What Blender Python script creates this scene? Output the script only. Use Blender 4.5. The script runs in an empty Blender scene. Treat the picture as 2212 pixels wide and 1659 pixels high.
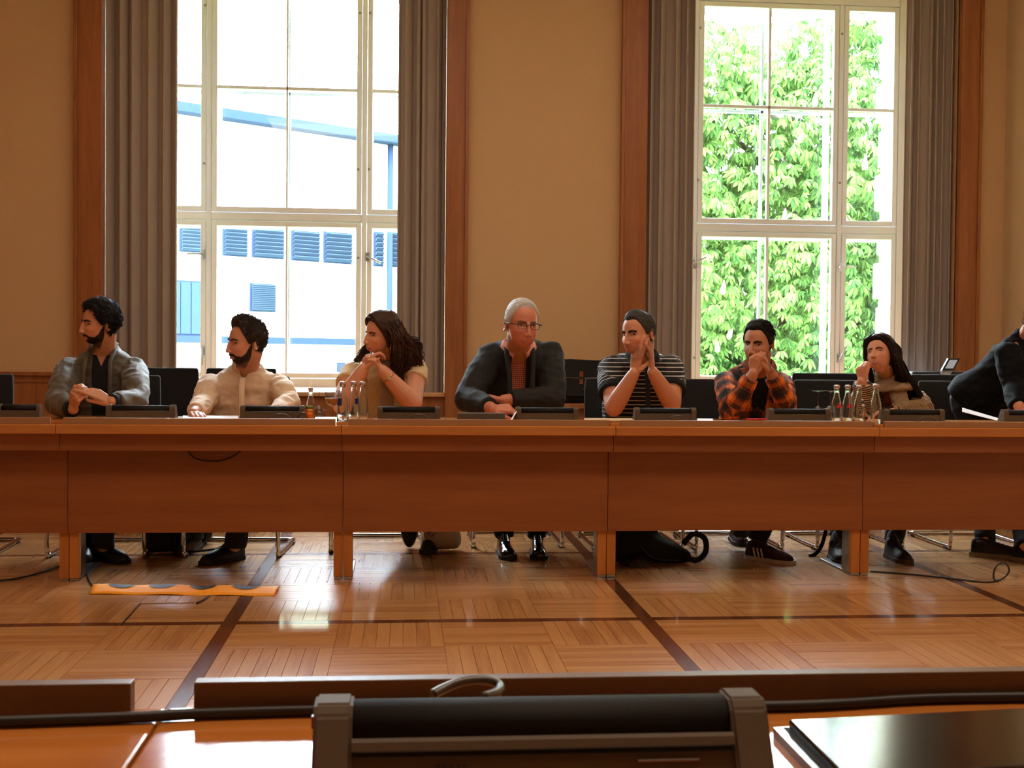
import bpy, bmesh, math, random
import numpy as np
from mathutils import Vector, Matrix, noise
random.seed(7); np.random.seed(7)
scn = bpy.context.scene
COL = scn.collection
# ------------------------------------------------------------------ camera
F = 2650.0; CX, CY = 1106.0, 829.5; H = 1.074
YAW = math.atan(237/F); PITCH = math.atan(63.5/F); ROLL = .0093
Rm = Matrix.Rotation(-YAW, 3, 'Z') @ Matrix.Rotation(math.pi/2-PITCH, 3, 'X') @ Matrix.Rotation(ROLL, 3, 'Z')
CAMP = Vector((0, 0, H))
cam = bpy.data.cameras.new('camera'); cam.sensor_width = 36; cam.lens = 36*F/2212
cam.clip_start = .02; cam.clip_end = 300
camo = bpy.data.objects.new('camera', cam); COL.objects.link(camo)
camo.matrix_world = Matrix.Translation(CAMP) @ Rm.to_4x4()
scn.camera = camo
cam.dof.use_dof = True; cam.dof.focus_distance = 6.4; cam.dof.aperture_fstop = 22.0
# ------------------------------------------------------------------ view, world, light
scn.view_settings.view_transform = 'Standard'; scn.view_settings.look = 'None'
scn.view_settings.gamma = 1; scn.view_settings.use_curve_mapping = False
scn.view_settings.exposure = 0.0
scn.cycles.use_denoising = True
scn.cycles.max_bounces = 12; scn.cycles.transmission_bounces = 12; scn.cycles.diffuse_bounces = 5; scn.cycles.transparent_max_bounces = 16
scn.cycles.sample_clamp_indirect = 6
scn.cycles.caustics_reflective = False; scn.cycles.caustics_refractive = False
w = bpy.data.worlds.new('sky'); scn.world = w; w.use_nodes = True
bg = w.node_tree.nodes['Background']; bg.inputs[0].default_value = (.86, .93, 1, 1); bg.inputs[1].default_value = 48.0
def light(name, kind, loc, rot, energy, color, size=None, size_y=None, **k):
    l = bpy.data.lights.new(name, kind); l.energy = energy; l.color = color
    if kind == 'AREA':
        l.shape = 'RECTANGLE'; l.size = size; l.size_y = size_y or size
    for a, b in k.items(): setattr(l, a, b)
    o = bpy.data.objects.new(name, l); COL.objects.link(o); o.location = loc; o.rotation_euler = rot
    return o
sun = light('sun', 'SUN', (0, -20, 30), (0, 0, 0), 14.0, (1, .95, .86), angle=.01)
sun.rotation_euler = Vector((.35, .75, -.75)).to_track_quat('-Z', 'Y').to_euler()
WARM = (1, .79, .60)
light('ceiling_lamp_rear', 'AREA', (.9, 5.2, 4.25), (0, 0, 0), 62, WARM, 5.5, 1.2)
light('ceiling_lamp_front', 'AREA', (.9, 1.6, 4.25), (0, 0, 0), 100, WARM, 5.5, 1.2)
for k_, (x0_, x1_) in enumerate(((-2.03, .28), (1.76, 4.02))):
    po = light('window_portal_%d' % k_, 'AREA', ((x0_+x1_)/2, 9.45, 2.4), (-math.pi/2, 0, 0), 1, (1, 1, 1), x1_-x0_, 3.2); po.data.cycles.is_portal = True
# ------------------------------------------------------------------ coordinates
def ray(px, py): return Rm @ Vector(((px-CX)/F, -(py-CY)/F, -1.0))
def at(px, py, Y):
    d = ray(px, py); return CAMP + d*(Y/d.y)
def atz(px, py, Z):
    d = ray(px, py); return CAMP + d*((Z-H)/d.z)
def X_(px, Y, py=900): return at(px, py, Y).x
def Z_(py, Y, px=1000): return at(px, py, Y).z
def onplane(px, py, P, n):
    d = ray(px, py); return CAMP + d*((Vector(P)-CAMP).dot(n)/d.dot(n))
# ------------------------------------------------------------------ materials
def lin(c):
    return tuple((x/12.92 if x <= .04045 else ((x+.055)/1.055)**2.4) for x in c)
def mat(name, col, rough=.5, metal=0, spec=.5, bump=None, var=0, alpha=1, sheen=0, coat=0, emis=None, srgb=True, trans=0, ior=1.45, sss=0):
    m = bpy.data.materials.new(name); m.use_nodes = True
    nt = m.node_tree; b = nt.nodes['Principled BSDF']
    c = lin(col) if srgb else col
    b.inputs['Base Color'].default_value = (*c, 1)
    b.inputs['Roughness'].default_value = rough; b.inputs['Metallic'].default_value = metal
    b.inputs['Specular IOR Level'].default_value = spec
    if sheen: b.inputs['Sheen Weight'].default_value = sheen
    if coat: b.inputs['Coat Weight'].default_value = coat; b.inputs['Coat Roughness'].default_value = .12
    if trans: b.inputs['Transmission Weight'].default_value = trans; b.inputs['IOR'].default_value = ior
    if sss:
        b.inputs['Subsurface Weight'].default_value = sss; b.inputs['Subsurface Radius'].default_value = (.012, .004, .002); b.inputs['Subsurface Scale'].default_value = 1
    if emis: b.inputs['Emission Color'].default_value = (*lin(emis[0]), 1); b.inputs['Emission Strength'].default_value = emis[1]
    if bump or var:
        tc = nt.nodes.new('ShaderNodeTexCoord'); n = nt.nodes.new('ShaderNodeTexNoise')
        n.inputs['Scale'].default_value = bump[0] if bump else 8; n.inputs['Detail'].default_value = 4
        nt.links.new(tc.outputs['Object'], n.inputs['Vector'])
        if bump:
            bp = nt.nodes.new('ShaderNodeBump'); bp.inputs['Strength'].default_value = bump[1]; bp.inputs['Distance'].default_value = bump[2] if len(bump) > 2 else .002
            nt.links.new(n.outputs['Fac'], bp.inputs['Height']); nt.links.new(bp.outputs['Normal'], b.inputs['Normal'])
        if var:
            mx = nt.nodes.new('ShaderNodeMix'); mx.data_type = 'RGBA'
            mx.inputs['A'].default_value = (*[x*(1-var) for x in c], 1); mx.inputs['B'].default_value = (*[min(1, x*(1+var)) for x in c], 1)
            nt.links.new(n.outputs['Fac'], mx.inputs['Factor']); nt.links.new(mx.outputs['Result'], b.inputs['Base Color'])
    return m
def wood(name, c1, c2, rough=.35, axis=0, scale=1.0, coat=0, rnd=.0, grain=.5, spec=.5):
    m = bpy.data.materials.new(name); m.use_nodes = True; nt = m.node_tree; N = nt.nodes.new; L = nt.links.new
    b = nt.nodes['Principled BSDF']; b.inputs['Roughness'].default_value = rough; b.inputs['Specular IOR Level'].default_value = spec
    if coat: b.inputs['Coat Weight'].default_value = coat; b.inputs['Coat Roughness'].default_value = .08
    tc = N('ShaderNodeTexCoord'); mp = N('ShaderNodeMapping')
    s = [14*scale]*3; s[axis] = 1.1*scale; mp.inputs['Scale'].default_value = s
    L(tc.outputs['Object'], mp.inputs['Vector'])
    oi = N('ShaderNodeObjectInfo'); ge = N('ShaderNodeNewGeometry')
    ad = N('ShaderNodeMath'); ad.operation = 'ADD'; L(oi.outputs['Random'], ad.inputs[0]); L(ge.outputs['Random Per Island'], ad.inputs[1])
    fr = N('ShaderNodeMath'); fr.operation = 'FRACT'; L(ad.outputs[0], fr.inputs[0])
    off = N('ShaderNodeCombineXYZ'); ml = N('ShaderNodeMath'); ml.operation = 'MULTIPLY'; ml.inputs[1].default_value = 37
    L(fr.outputs[0], ml.inputs[0]); L(ml.outputs[0], off.inputs[0]); L(ml.outputs[0], off.inputs[1]); L(off.outputs[0], mp.inputs['Location'])
    n1 = N('ShaderNodeTexNoise'); n1.inputs['Scale'].default_value = 1.6; n1.inputs['Detail'].default_value = 3; n1.inputs['Distortion'].default_value = .6
    n2 = N('ShaderNodeTexNoise'); n2.inputs['Scale'].default_value = 9; n2.inputs['Detail'].default_value = 5
    L(mp.outputs[0], n1.inputs['Vector']); L(mp.outputs[0], n2.inputs['Vector'])
    a1 = N('ShaderNodeMath'); a1.operation = 'MULTIPLY_ADD'; a1.inputs[1].default_value = grain; L(n2.outputs['Fac'], a1.inputs[0]); L(n1.outputs['Fac'], a1.inputs[2])
    a2 = N('ShaderNodeMath'); a2.operation = 'MULTIPLY_ADD'; a2.inputs[1].default_value = rnd; L(fr.outputs[0], a2.inputs[0]); L(a1.outputs[0], a2.inputs[2])
    cr = N('ShaderNodeValToRGB'); cr.color_ramp.elements[0].position = .45; cr.color_ramp.elements[1].position = .45+.6+rnd*.9
    cr.color_ramp.elements[0].color = (*lin(c1), 1); cr.color_ramp.elements[1].color = (*lin(c2), 1)
    L(a2.outputs[0], cr.inputs[0]); L(cr.outputs[0], b.inputs['Base Color'])
    bp = N('ShaderNodeBump'); bp.inputs['Strength'].default_value = .15; bp.inputs['Distance'].default_value = .001
    L(n2.outputs['Fac'], bp.inputs['Height']); L(bp.outputs[0], b.inputs['Normal'])
    return m
def glass_thin(name, tint=(.97, .99, 1), base=.02):
    m = bpy.data.materials.new(name); m.use_nodes = True; nt = m.node_tree; nt.nodes.clear(); N = nt.nodes.new; L = nt.links.new
    o = N('ShaderNodeOutputMaterial'); t = N('ShaderNodeBsdfTransparent'); t.inputs[0].default_value = (*tint, 1)
    g = N('ShaderNodeBsdfGlossy'); g.inputs['Roughness'].default_value = .02; lw = N('ShaderNodeLayerWeight'); lw.inputs[0].default_value = .5; pw = N('ShaderNodeMath'); pw.operation = 'POWER'; pw.inputs[1].default_value = 5; L(lw.outputs['Facing'], pw.inputs[0])
    f = N('ShaderNodeMath'); f.operation = 'MULTIPLY_ADD'; f.inputs[1].default_value = .8; f.inputs[2].default_value = base; L(pw.outputs[0], f.inputs[0])
    mx = N('ShaderNodeMixShader'); L(f.outputs[0], mx.inputs[0]); L(t.outputs[0], mx.inputs[1]); L(g.outputs[0], mx.inputs[2]); L(mx.outputs[0], o.inputs[0])
    return m
M = {}
M['wall'] = mat('wall_paint', (.84, .70, .54), .8, bump=(60, .2, .002), var=.03)
M['wall_r'] = mat('wall_paint_daylit', (.84, .74, .60), .8, bump=(60, .2, .002), var=.03)  # right wall: same paint, lightened in colour for daylight from the window
M['ceil'] = mat('ceiling_paint', (.88, .84, .78), .9)
M['wood_trim'] = wood('casing_wood', (.54, .31, .16), (.66, .41, .23), .4, 2, .7, grain=.6)
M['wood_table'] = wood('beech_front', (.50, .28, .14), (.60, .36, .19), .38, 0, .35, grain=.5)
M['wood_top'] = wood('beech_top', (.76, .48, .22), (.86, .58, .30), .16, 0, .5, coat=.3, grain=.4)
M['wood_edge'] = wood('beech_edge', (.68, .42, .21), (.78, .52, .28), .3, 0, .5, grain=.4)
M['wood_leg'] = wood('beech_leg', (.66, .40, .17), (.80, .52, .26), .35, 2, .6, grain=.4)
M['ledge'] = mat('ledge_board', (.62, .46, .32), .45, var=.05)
M['plank'] = wood('parquet_oak', (.67, .46, .28), (.80, .60, .39), .24, 0, 1.0, coat=.5, rnd=.35, grain=.35)
M['plank_dark'] = wood('parquet_band', (.30, .17, .10), (.40, .24, .15), .24, 0, 1.3, coat=.5, rnd=.3)
M['white'] = mat('window_white', (.93, .95, .99), .35)
M['glass'] = glass_thin('pane_glass')
M['metal'] = mat('brushed_steel', (.72, .73, .75), .28, 1)
M['chrome'] = mat('chrome', (.86, .85, .85), .12, 1)
M['rubber'] = mat('black_rubber', (.05, .05, .05), .6)
M['seatcloth'] = mat('black_cloth', (.035, .038, .055), .9, bump=(400, .3, .001), sheen=.1)
M['unit'] = mat('console_case', (.36, .315, .26), .65, spec=.3, bump=(300, .15, .0008))
M['unit_dark'] = mat('console_mesh', (.05, .048, .05), .7, spec=.3, bump=(900, .5, .001))
M['cable'] = mat('cable_black', (.09, .08, .075), .45)
M['curtain'] = mat('curtain_cloth', (.70, .65, .62), .85, bump=(250, .3, .002), var=.05, sheen=.1)
M['black'] = mat('black_plain', (.03, .03, .03), .6)
# ------------------------------------------------------------------ object helpers
def link(name, me, m=None, parent=None):
    o = bpy.data.objects.new(name, me); COL.objects.link(o)
    if m is not None and not me.materials: me.materials.append(m)
    if parent is not None: o.parent = parent
    return o
def tag(o, label=None, cat=None, group=None, kind=None):
    if label: o['label'] = label
    if cat: o['category'] = cat
    if group: o['group'] = group
    if kind: o['kind'] = kind
    return o
def empty(name, loc, label, cat, group=None, rz=0):
    o = bpy.data.objects.new(name, None); COL.objects.link(o); o.location = loc; o.rotation_euler = (0, 0, rz)
    o.empty_display_size = .1
    return tag(o, label, cat, group)
class MB:
    """collects shapes; build() links one mesh object, vertices local to the parent"""
    def __init__(s): s.v = []; s.f = []; s.mi = []; s.sm = []
    def add(s, vs, fs, mi=0, smooth=False):
        n = len(s.v); s.v += [tuple(v) for v in vs]; s.f += [tuple(i+n for i in f) for f in fs]
        s.mi += [mi]*len(fs); s.sm += [smooth]*len(fs); return s
    def box(s, x0, x1, y0, y1, z0, z1, bev=0, mi=0, rot=None):
        if bev:
            bm = bmesh.new(); bmesh.ops.create_cube(bm, size=1)
            for v in bm.verts: v.co = Vector(((x0+x1)/2+v.co.x*(x1-x0), (y0+y1)/2+v.co.y*(y1-y0), (z0+z1)/2+v.co.z*(z1-z0)))
            bmesh.ops.bevel(bm, geom=bm.edges[:], offset=bev, segments=2, affect='EDGES', profile=.6)
            bm.verts.index_update(); vs = [v.co.copy() for v in bm.verts]; fs = [[v.index for v in f.verts] for f in bm.faces]; bm.free()
        else:
            vs = [Vector((x, y, z)) for z in (z0, z1) for y in (y0, y1) for x in (x0, x1)]
            fs = [(0, 2, 3, 1), (4, 5, 7, 6), (0, 1, 5, 4), (2, 6, 7, 3), (0, 4, 6, 2), (1, 3, 7, 5)]
        if rot: vs = [rot @ v for v in vs]
        return s.add(vs, fs, mi)
    def tube(s, pts, r, seg=10, mi=0, cap=True, flat=1.0, up=None):
        pts = [Vector(p) for p in pts]; n = len(pts)
        rs = r if isinstance(r, (list, tuple)) else [r]*n
        vs = []; prev = None
        for i, p in enumerate(pts):
            t = (pts[min(i+1, n-1)]-pts[max(i-1, 0)]).normalized()
            if prev is None:
                a = Vector(up) if up else (Vector((0, 0, 1)) if abs(t.z) < .9 else Vector((1, 0, 0)))
            else: a = prev
            u = (a-t*a.dot(t)).normalized(); prev = u; v = t.cross(u)
            for k in range(seg):
                an = 2*math.pi*k/seg; vs.append(p+(u*math.cos(an)*flat+v*math.sin(an))*rs[i])
        fs = [(i*seg+k, i*seg+(k+1) % seg, (i+1)*seg+(k+1) % seg, (i+1)*seg+k) for i in range(n-1) for k in range(seg)]
        if cap: fs += [tuple(range(seg))[::-1], tuple((n-1)*seg+k for k in range(seg))]
        return s.add(vs, fs, mi, True)
    def lathe(s, prof, c=(0, 0, 0), seg=20, mi=0, rot=None):
        vs = []; c = Vector(c)
        for r, z in prof:
            for k in range(seg):
                v = Vector((r*math.cos(2*math.pi*k/seg), r*math.sin(2*math.pi*k/seg), z))
                vs.append((rot @ v if rot else v)+c)
        n = len(prof)
        fs = [(i*seg+k, i*seg+(k+1) % seg, (i+1)*seg+(k+1) % seg, (i+1)*seg+k) for i in range(n-1) for k in range(seg)]
        if prof[0][0] > 1e-4: fs.append(tuple(range(seg))[::-1])
        if prof[-1][0] > 1e-4: fs.append(tuple((n-1)*seg+k for k in range(seg)))
        return s.add(vs, fs, mi, True)
    def ell(s, c, r, rot=None, seg=14, ring=9, mi=0):
        c = Vector(c); vs = []
        if not isinstance(r, (tuple, list, Vector)): r = (r, r, r)
        for i in range(1, ring):
            th = math.pi*i/ring
            for k in range(seg):
                ph = 2*math.pi*k/seg
                v = Vector((r[0]*math.sin(th)*math.cos(ph), r[1]*math.sin(th)*math.sin(ph), r[2]*math.cos(th)))
                vs.append((rot @ v if rot else v)+c)
        t = Vector((0, 0, r[2])); b = -t
        vs += [(rot @ t if rot else t)+c, (rot @ b if rot else b)+c]; T = len(vs)-2
        fs = [(i*seg+k, (i+1)*seg+k, (i+1)*seg+(k+1) % seg, i*seg+(k+1) % seg) for i in range(ring-2) for k in range(seg)]
        fs += [(T, k, (k+1) % seg) for k in range(seg)] + [(T+1, (ring-2)*seg+(k+1) % seg, (ring-2)*seg+k) for k in range(seg)]
        return s.add(vs, fs, mi, True)
    def prism(s, poly, a, b, axis='x', mi=0):
        """poly: list of 2-D points extruded along axis from a to b"""
        def P(t, q):
            return {'x': (t, q[0], q[1]), 'y': (q[0], t, q[1]), 'z': (q[0], q[1], t)}[axis]
        n = len(poly); vs = [P(a, q) for q in poly]+[P(b, q) for q in poly]
        fs = [tuple(range(n))[::-1], tuple(range(n, 2*n))]+[(i, (i+1) % n, n+(i+1) % n, n+i) for i in range(n)]
        return s.add(vs, fs, mi)
    def mesh(s, name, *ms):
        me = bpy.data.meshes.new(name); me.from_pydata([tuple(v) for v in s.v], [], s.f)
        for m in ms: me.materials.append(m)
        me.polygons.foreach_set('material_index', s.mi); me.polygons.foreach_set('use_smooth', s.sm)
        me.update(); return me
    def build(s, name, m, parent=None, loc=None):
        ms = m if isinstance(m, (list, tuple)) else [m]
        bm = bmesh.new(); me = s.mesh(name, *ms); bm.from_mesh(me); bmesh.ops.recalc_face_normals(bm, faces=bm.faces[:]); bm.to_mesh(me); bm.free()
        o = link(name, me, None, parent)
        if loc is not None: o.location = loc
        return o
def dup(root, loc, label=None, rz=None, group=None):
    r = root.copy(); COL.objects.link(r); r.location = loc
    if rz is not None: r.rotation_euler.z = rz
    if label: r['label'] = label
    if group: r['group'] = group
    for ch in list(root.children):
        c = ch.copy(); COL.objects.link(c); c.parent = r
        for g in list(ch.children):
            d = g.copy(); COL.objects.link(d); d.parent = c
    return r
def struct(o): o['kind'] = 'structure'; return o
# ------------------------------------------------------------------ room shell
YW = 8.7; YG = 9.6; ZC = 4.4; XL = -4.6; XR = 4.40; YB = -2.6
WIN = [(-2.055, .298), (1.724, 4.037)]     # clear openings between the casings
floor = struct(MB().box(XL-.3, XR+.3, YB-.3, YG+.2, -.12, -.006).build('floor', M['plank']))
struct(MB().box(XL-.3, XR+.3, YB-.3, YG+.3, ZC, ZC+.2).build('ceiling', M['ceil']))
wb = MB()
xs = [XL-.3, WIN[0][0], WIN[0][1], WIN[1][0], WIN[1][1], XR+.6]
SILL = .80
for i in (0, 2, 4): wb.box(xs[i], xs[i+1], YW, YG+.25, -.1, ZC)
for i in (1, 3):
    wb.box(xs[i], xs[i+1], YW+.12, YG+.25, -.1, SILL-.03); wb.box(xs[i], xs[i+1], YW, YG+.25, 4.0, ZC)
struct(wb.build('wall_back', M['wall']))
struct(MB().box(XR, XR+.3, YB, YW, -.1, ZC).build('wall_right', M['wall_r']))
struct(MB().box(XL-.3, XL, YB, YW, -.1, ZC).build('wall_left', M['wall']))
struct(MB().box(XL-.3, XR+.3, YB-.3, YB, -.1, ZC).build('wall_front', M['wall']))
# wainscot with its rail
def wainscot(n, x0, x1):
    t = MB().box(x0, x1, YW-.022, YW, 0, .90).build('trim_%d' % n, M['wood_trim']); struct(t)
    MB().box(x0, x1, YW-.05, YW, .90, .925, .004).build('rail', M['wood_trim'], t)
    MB().box(x0, x1, YW-.032, YW, .855, .868).build('moulding', M['wood_trim'], t)
    MB().box(x0, x1, YW-.035, YW-.02, 0, .1, .004).build('skirting', M['wood_trim'], t)
wainscot(1, XL, -2.24); wainscot(2, .44, 1.56); wainscot(3, 4.2, XR)
# window casings
tn = 4
for (a, b) in WIN:
    for x0, x1 in ((a-.185, a), (b, b+.15)):
        t = struct(MB().box(x0, x1, YW-.06, YW+.02, 0, 4.0, .006).build('trim_%d' % tn, M['wood_trim'])); tn += 1
        MB().box(x0-.004 if x1 == a else x1-.02, x0+.02 if x1 == a else x1+.004, YW-.075, YW-.04, 0, 4.0, .004).build('bead', M['wood_trim'], t)
        for q in (0, 1):
            pass
    t = struct(MB().box(a-.185, b+.15, YW-.06, YW+.02, 4.0, 4.16, .006).build('trim_%d' % tn, M['wood_trim'])); tn += 1
    # sill board and apron below it
    t = struct(MB().box(a, b, YW-.02, YG-.02, SILL-.03, SILL, .006).build('trim_%d' % tn, wood('sill_wood_%d' % tn, (.78, .58, .40), (.86, .68, .50), .35, 0, .5))); tn += 1
    MB().box(a, b, YW+.02, YW+.12, 0, SILL-.03).build('apron_panel', M['wood_trim'], t)
    for k in range(4):
        x = a+.08+k*(b-a-.1)/4; MB().box(x, x+(b-a-.1)/4-.06, YW+.005, YW+.02, .1, SILL-.12, .004).build('raised_panel', M['wood_trim'], t)
# ------------------------------------------------------------------ windows
def window(n, pc, m1, m2, jl, jr, ytr, ymun, muntin):
    """pc: px of centre muntin; m1,m2 px of mullion centres; jl,jr world x of jambs; ytr/ymun px rows of transom and muntin"""
    Y = YG
    win = struct(bpy.data.objects.new('window_%d' % n, None)); COL.objects.link(win)
    xm = [X_(m1, Y, 480), X_(m2, Y, 480)]; xc = X_(pc, Y, 480)
    zt = Z_(ytr, Y, pc); zm = Z_(ymun, Y, pc); W = M['white']; ztop = 3.95; z0 = SILL+.005
    fr = MB()
    fr.box(jl, jl+.09, Y-.07, Y+.07, z0, ztop, .008); fr.box(jr-.09, jr, Y-.07, Y+.07, z0, ztop, .008)
    fr.box(jl+.09, jr-.09, Y-.07, Y+.07, z0, z0+.07, .008); fr.box(jl+.09, jr-.09, Y-.07, Y+.07, ztop-.08, ztop, .008)
    fr.build('window_frame', W, win)
    for x in xm: MB().box(x-.018, x+.018, Y-.075, Y+.07, z0+.07, ztop-.08, .008).build('mullion', W, win)
    MB().box(jl+.09, jr-.09, Y-.065, Y+.065, zt-.03, zt+.03, .008).build('transom', W, win)
    cols = [(jl+.09, xm[0]-.018), (xm[0]+.018, xm[1]-.018), (xm[1]+.018, jr-.09)]
    rows = [(z0+.07, zt-.03), (zt+.03, ztop-.08)]
    for ci, (x0, x1) in enumerate(cols):
        for ri, (a, b) in enumerate(rows):
            for off, inner in ((-.045, 1), (.15, 0)):
                y = Y+off; s = .043 if inner else .045
                sh = MB().box(x0+.004, x0+s, y-.025, y+.025, a+.004, b-.004, .005).box(x1-s, x1-.004, y-.025, y+.025, a+.004, b-.004, .005)
                sh.box(x0+s, x1-s, y-.025, y+.025, a+.004, a+s, .005).box(x0+s, x1-s, y-.025, y+.025, b-s, b-.004, .005)
                so = sh.build('sash', W, win)
                gx = [(x0+s, x1-s)]
                if ci == 1:
                    MB().box(xc-muntin, xc+muntin, y-.02, y+.02, a+s, b-s, .003).build('glazing_bar', W, so)
                    gx = [(x0+s, xc-muntin), (xc+muntin, x1-s)]
                gz = [(a+s, b-s)]
                if ri == 1:
                    zb = [zm] + [zm+(zm-zt)*q for q in (1,) if zm+(zm-zt) < b-.2]
                    gz = []; c = a+s
                    for z in zb:
                        MB().box(x0+s, x1-s, y-.02, y+.02, z-.012, z+.012, .003).build('glazing_bar', W, so); gz.append((c, z-.012)); c = z+.012
                    gz.append((c, b-s))
                for (u0, u1) in gx:
                    for (v0, v1) in gz:
                        MB().box(u0, u1, y-.002, y+.002, v0, v1).build('pane', M['glass'], so)
    # handles and screws
    for hx, hz, tilt in handles[n]:
        h = MB().box(-.014, .014, -.012, 0, -.035, .035, .005); h.tube([(0, -.012, 0), (0, -.04, 0)], .008)
        rot = Matrix.Rotation(tilt, 3, 'Y')
        h.tube([rot @ Vector((-.012, -.042, 0)), rot @ Vector((.11, -.042, 0))], .008, 8)
        h.build('handle', M['metal'] if tilt else M['white'], win, (hx, YG-.075, hz))
    for sx, sy in screws[n]:
        p = at(sx, sy, YG-.08)
        MB().lathe([(.0, .0), (.010, .0), (.010, .006), (.005, .008), (0, .006)], rot=Matrix.Rotation(math.pi/2, 3, 'X'), seg=12).build('screw_cap', mat('cap_grey', (.5, .5, .52), .4) if 'cap' not in M else M['cap'], win, p)
    return win
M['cap'] = mat('screw_cap_grey', (.62, .62, .64), .4)
def hp(px, py): q = at(px, py, YG-.08); return q.x, q.z
handles = {1: [(*hp(438, 549), math.pi), (*hp(795, 555), .45), (*hp(438, 757), math.pi/2)], 2: [(*hp(1814, 577), 0), (*hp(1812, 774), -1.1), (*hp(1497, 570), -.5)]}
screws = {1: [(443, 11), (778, 28), (800, 28), (441, 353), (774, 366), (797, 366), (774, 557)], 2: [(1494, 57), (1513, 60), (1508, 389), (1819, 73), (1814, 395), (1503, 578), (1500, 773)]}
window(1, 621, 454, 787, -2.03, .28, 471, 195, .008)
window(2, 1653, 1496, 1806, 1.76, 4.02, 495, 235, .011)
# ------------------------------------------------------------------ curtains
def curtain(xa, xb, Y, n, label, z0=.06, z1=3.97, amp=.045, seed=1, lean=0):
    rnd = random.Random(seed); me_v = []; fs = []
    NX = n*14; NZ = 10
    ph = [rnd.uniform(-.5, .5) for _ in range(n+2)]; am = [rnd.uniform(.55, 1.2) for _ in range(n+2)]
    for j in range(NZ+1):
        t = j/NZ
        for i in range(NX+1):
            u = i/NX; k = u*n; kk = int(min(k, n-1)); a = am[kk]*(1-(k-kk))+am[kk+1]*(k-kk); p = ph[kk]*(1-(k-kk))+ph[kk+1]*(k-kk)
            x = xa+(xb-xa)*u + .018*min(1, 12*u*(1-u))*math.sin(2*math.pi*(k+p)*2+1) + lean*(t-.5)*u
            y = Y+amp*a*(math.sin(2*math.pi*(k+p))+.25*math.sin(4*math.pi*(k+p)+.7)) + .006*math.sin(3*t+k)
            me_v.append((x, y, z0+(z1-z0)*t))
    for j in range(NZ):
        for i in range(NX):
            q = j*(NX+1)+i; fs.append((q, q+1, q+NX+2, q+NX+1))
    b = MB(); b.add(me_v, fs, 0, True)
    o = empty('curtain', (0, 0, 0), label, 'curtain')
    c = b.build('cloth', M['curtain'], o); sm = c.modifiers.new('s', 'SOLIDIFY'); sm.thickness = .006
    MB().tube([((xa+xb)/2-abs(xb-xa)/2+.002, Y, z1+.03), ((xa+xb)/2+abs(xb-xa)/2-.002, Y, z1+.03)], .012).build('curtain_rod', M['metal'], o)
    return o
YC = 8.775
curtain(-2.053, X_(383, YC), YC, 5, 'taupe curtain at the left side of the left window, behind the man in olive jacket', seed=4, lean=0)
curtain(X_(857, YC), .296, YC, 5, 'taupe curtain at the right side of the left window, left of the grey-haired man', seed=9)
curtain(1.726, X_(1491, YC), YC, 5, 'taupe curtain at the left side of the right window, behind the man in striped shirt', seed=12)
curtain(X_(1947, YC), 4.035, YC, 6, 'taupe curtain at the right side of the right window, above the copier', seed=17)
# ------------------------------------------------------------------ parquet
BX0, BY0, PER, BW = -.675, 4.92, 1.673, .058
BS = (PER-BW)/4; PW = BS/8
def plank_mesh(L, Wd, name, m):
    g = .0004
    b = MB(); b.box(-L/2+g, L/2-g, -Wd/2+g, Wd/2-g, -.012, 0)
    b.v = [(x*(1 if z < -.001 else 1-.0006/L*2), y*(1 if z < -.001 else 1-.0006/Wd*2), z) for x, y, z in b.v]
    return b.mesh(name, m)
pm = plank_mesh(BS, PW, 'plank', M['plank']); bandm = plank_mesh(BS, BW, 'band', M['plank_dark'])
cand = []
for I in range(-4, 5):
    for J in range(-5, 4):
        ox = BX0+BW/2+I*PER; oy = BY0+BW/2+J*PER
        for i in range(4):
            for j in range(4):
                cx = ox+(i+.5)*BS; cy = oy+(j+.5)*BS
                if not (XL < cx-BS/2 and cx+BS/2 < XR and YB < cy-BS/2 and cy+BS/2 < YW-.05): continue
                hor = (i+j+1) % 2 == 0
                for k in range(8):
                    o_ = (k+.5)*PW-BS/2
                    cand.append((cx+(0 if hor else o_), cy+(o_ if hor else 0), 0 if hor else math.pi/2))
def vis(c):
    x, y = c[0], c[1]
    if y < 3.66 or y > 5.9: return False
    return -.44*y < x < .53*y
vc = sorted([c for c in cand if vis(c)], key=lambda c: c[1])[:300]
vs_ = set(vc)
for c in vc:
    o = bpy.data.objects.new('plank', pm); COL.objects.link(o); o.parent = floor; o.location = (c[0], c[1], random.uniform(-.0004, .0002)); o.rotation_euler.z = c[2]
base = [Vector(v.co) for v in pm.vertices]; bf = [tuple(p.vertices) for p in pm.polygons]
for ang in (0, math.pi/2):
    rest = MB(); Ri = Matrix.Rotation(-ang, 3, 'Z')
    for c in cand:
        if c in vs_ or c[2] != ang: continue
        q = Ri @ Vector((c[0], c[1], random.uniform(-.0004, .0002)))
        rest.add([v+q for v in base], bf)
    ro = rest.build('plank', M['plank'], floor); ro.rotation_euler.z = ang; ro['kind'] = 'stuff'
bandr = MB(); nb = 0
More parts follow.
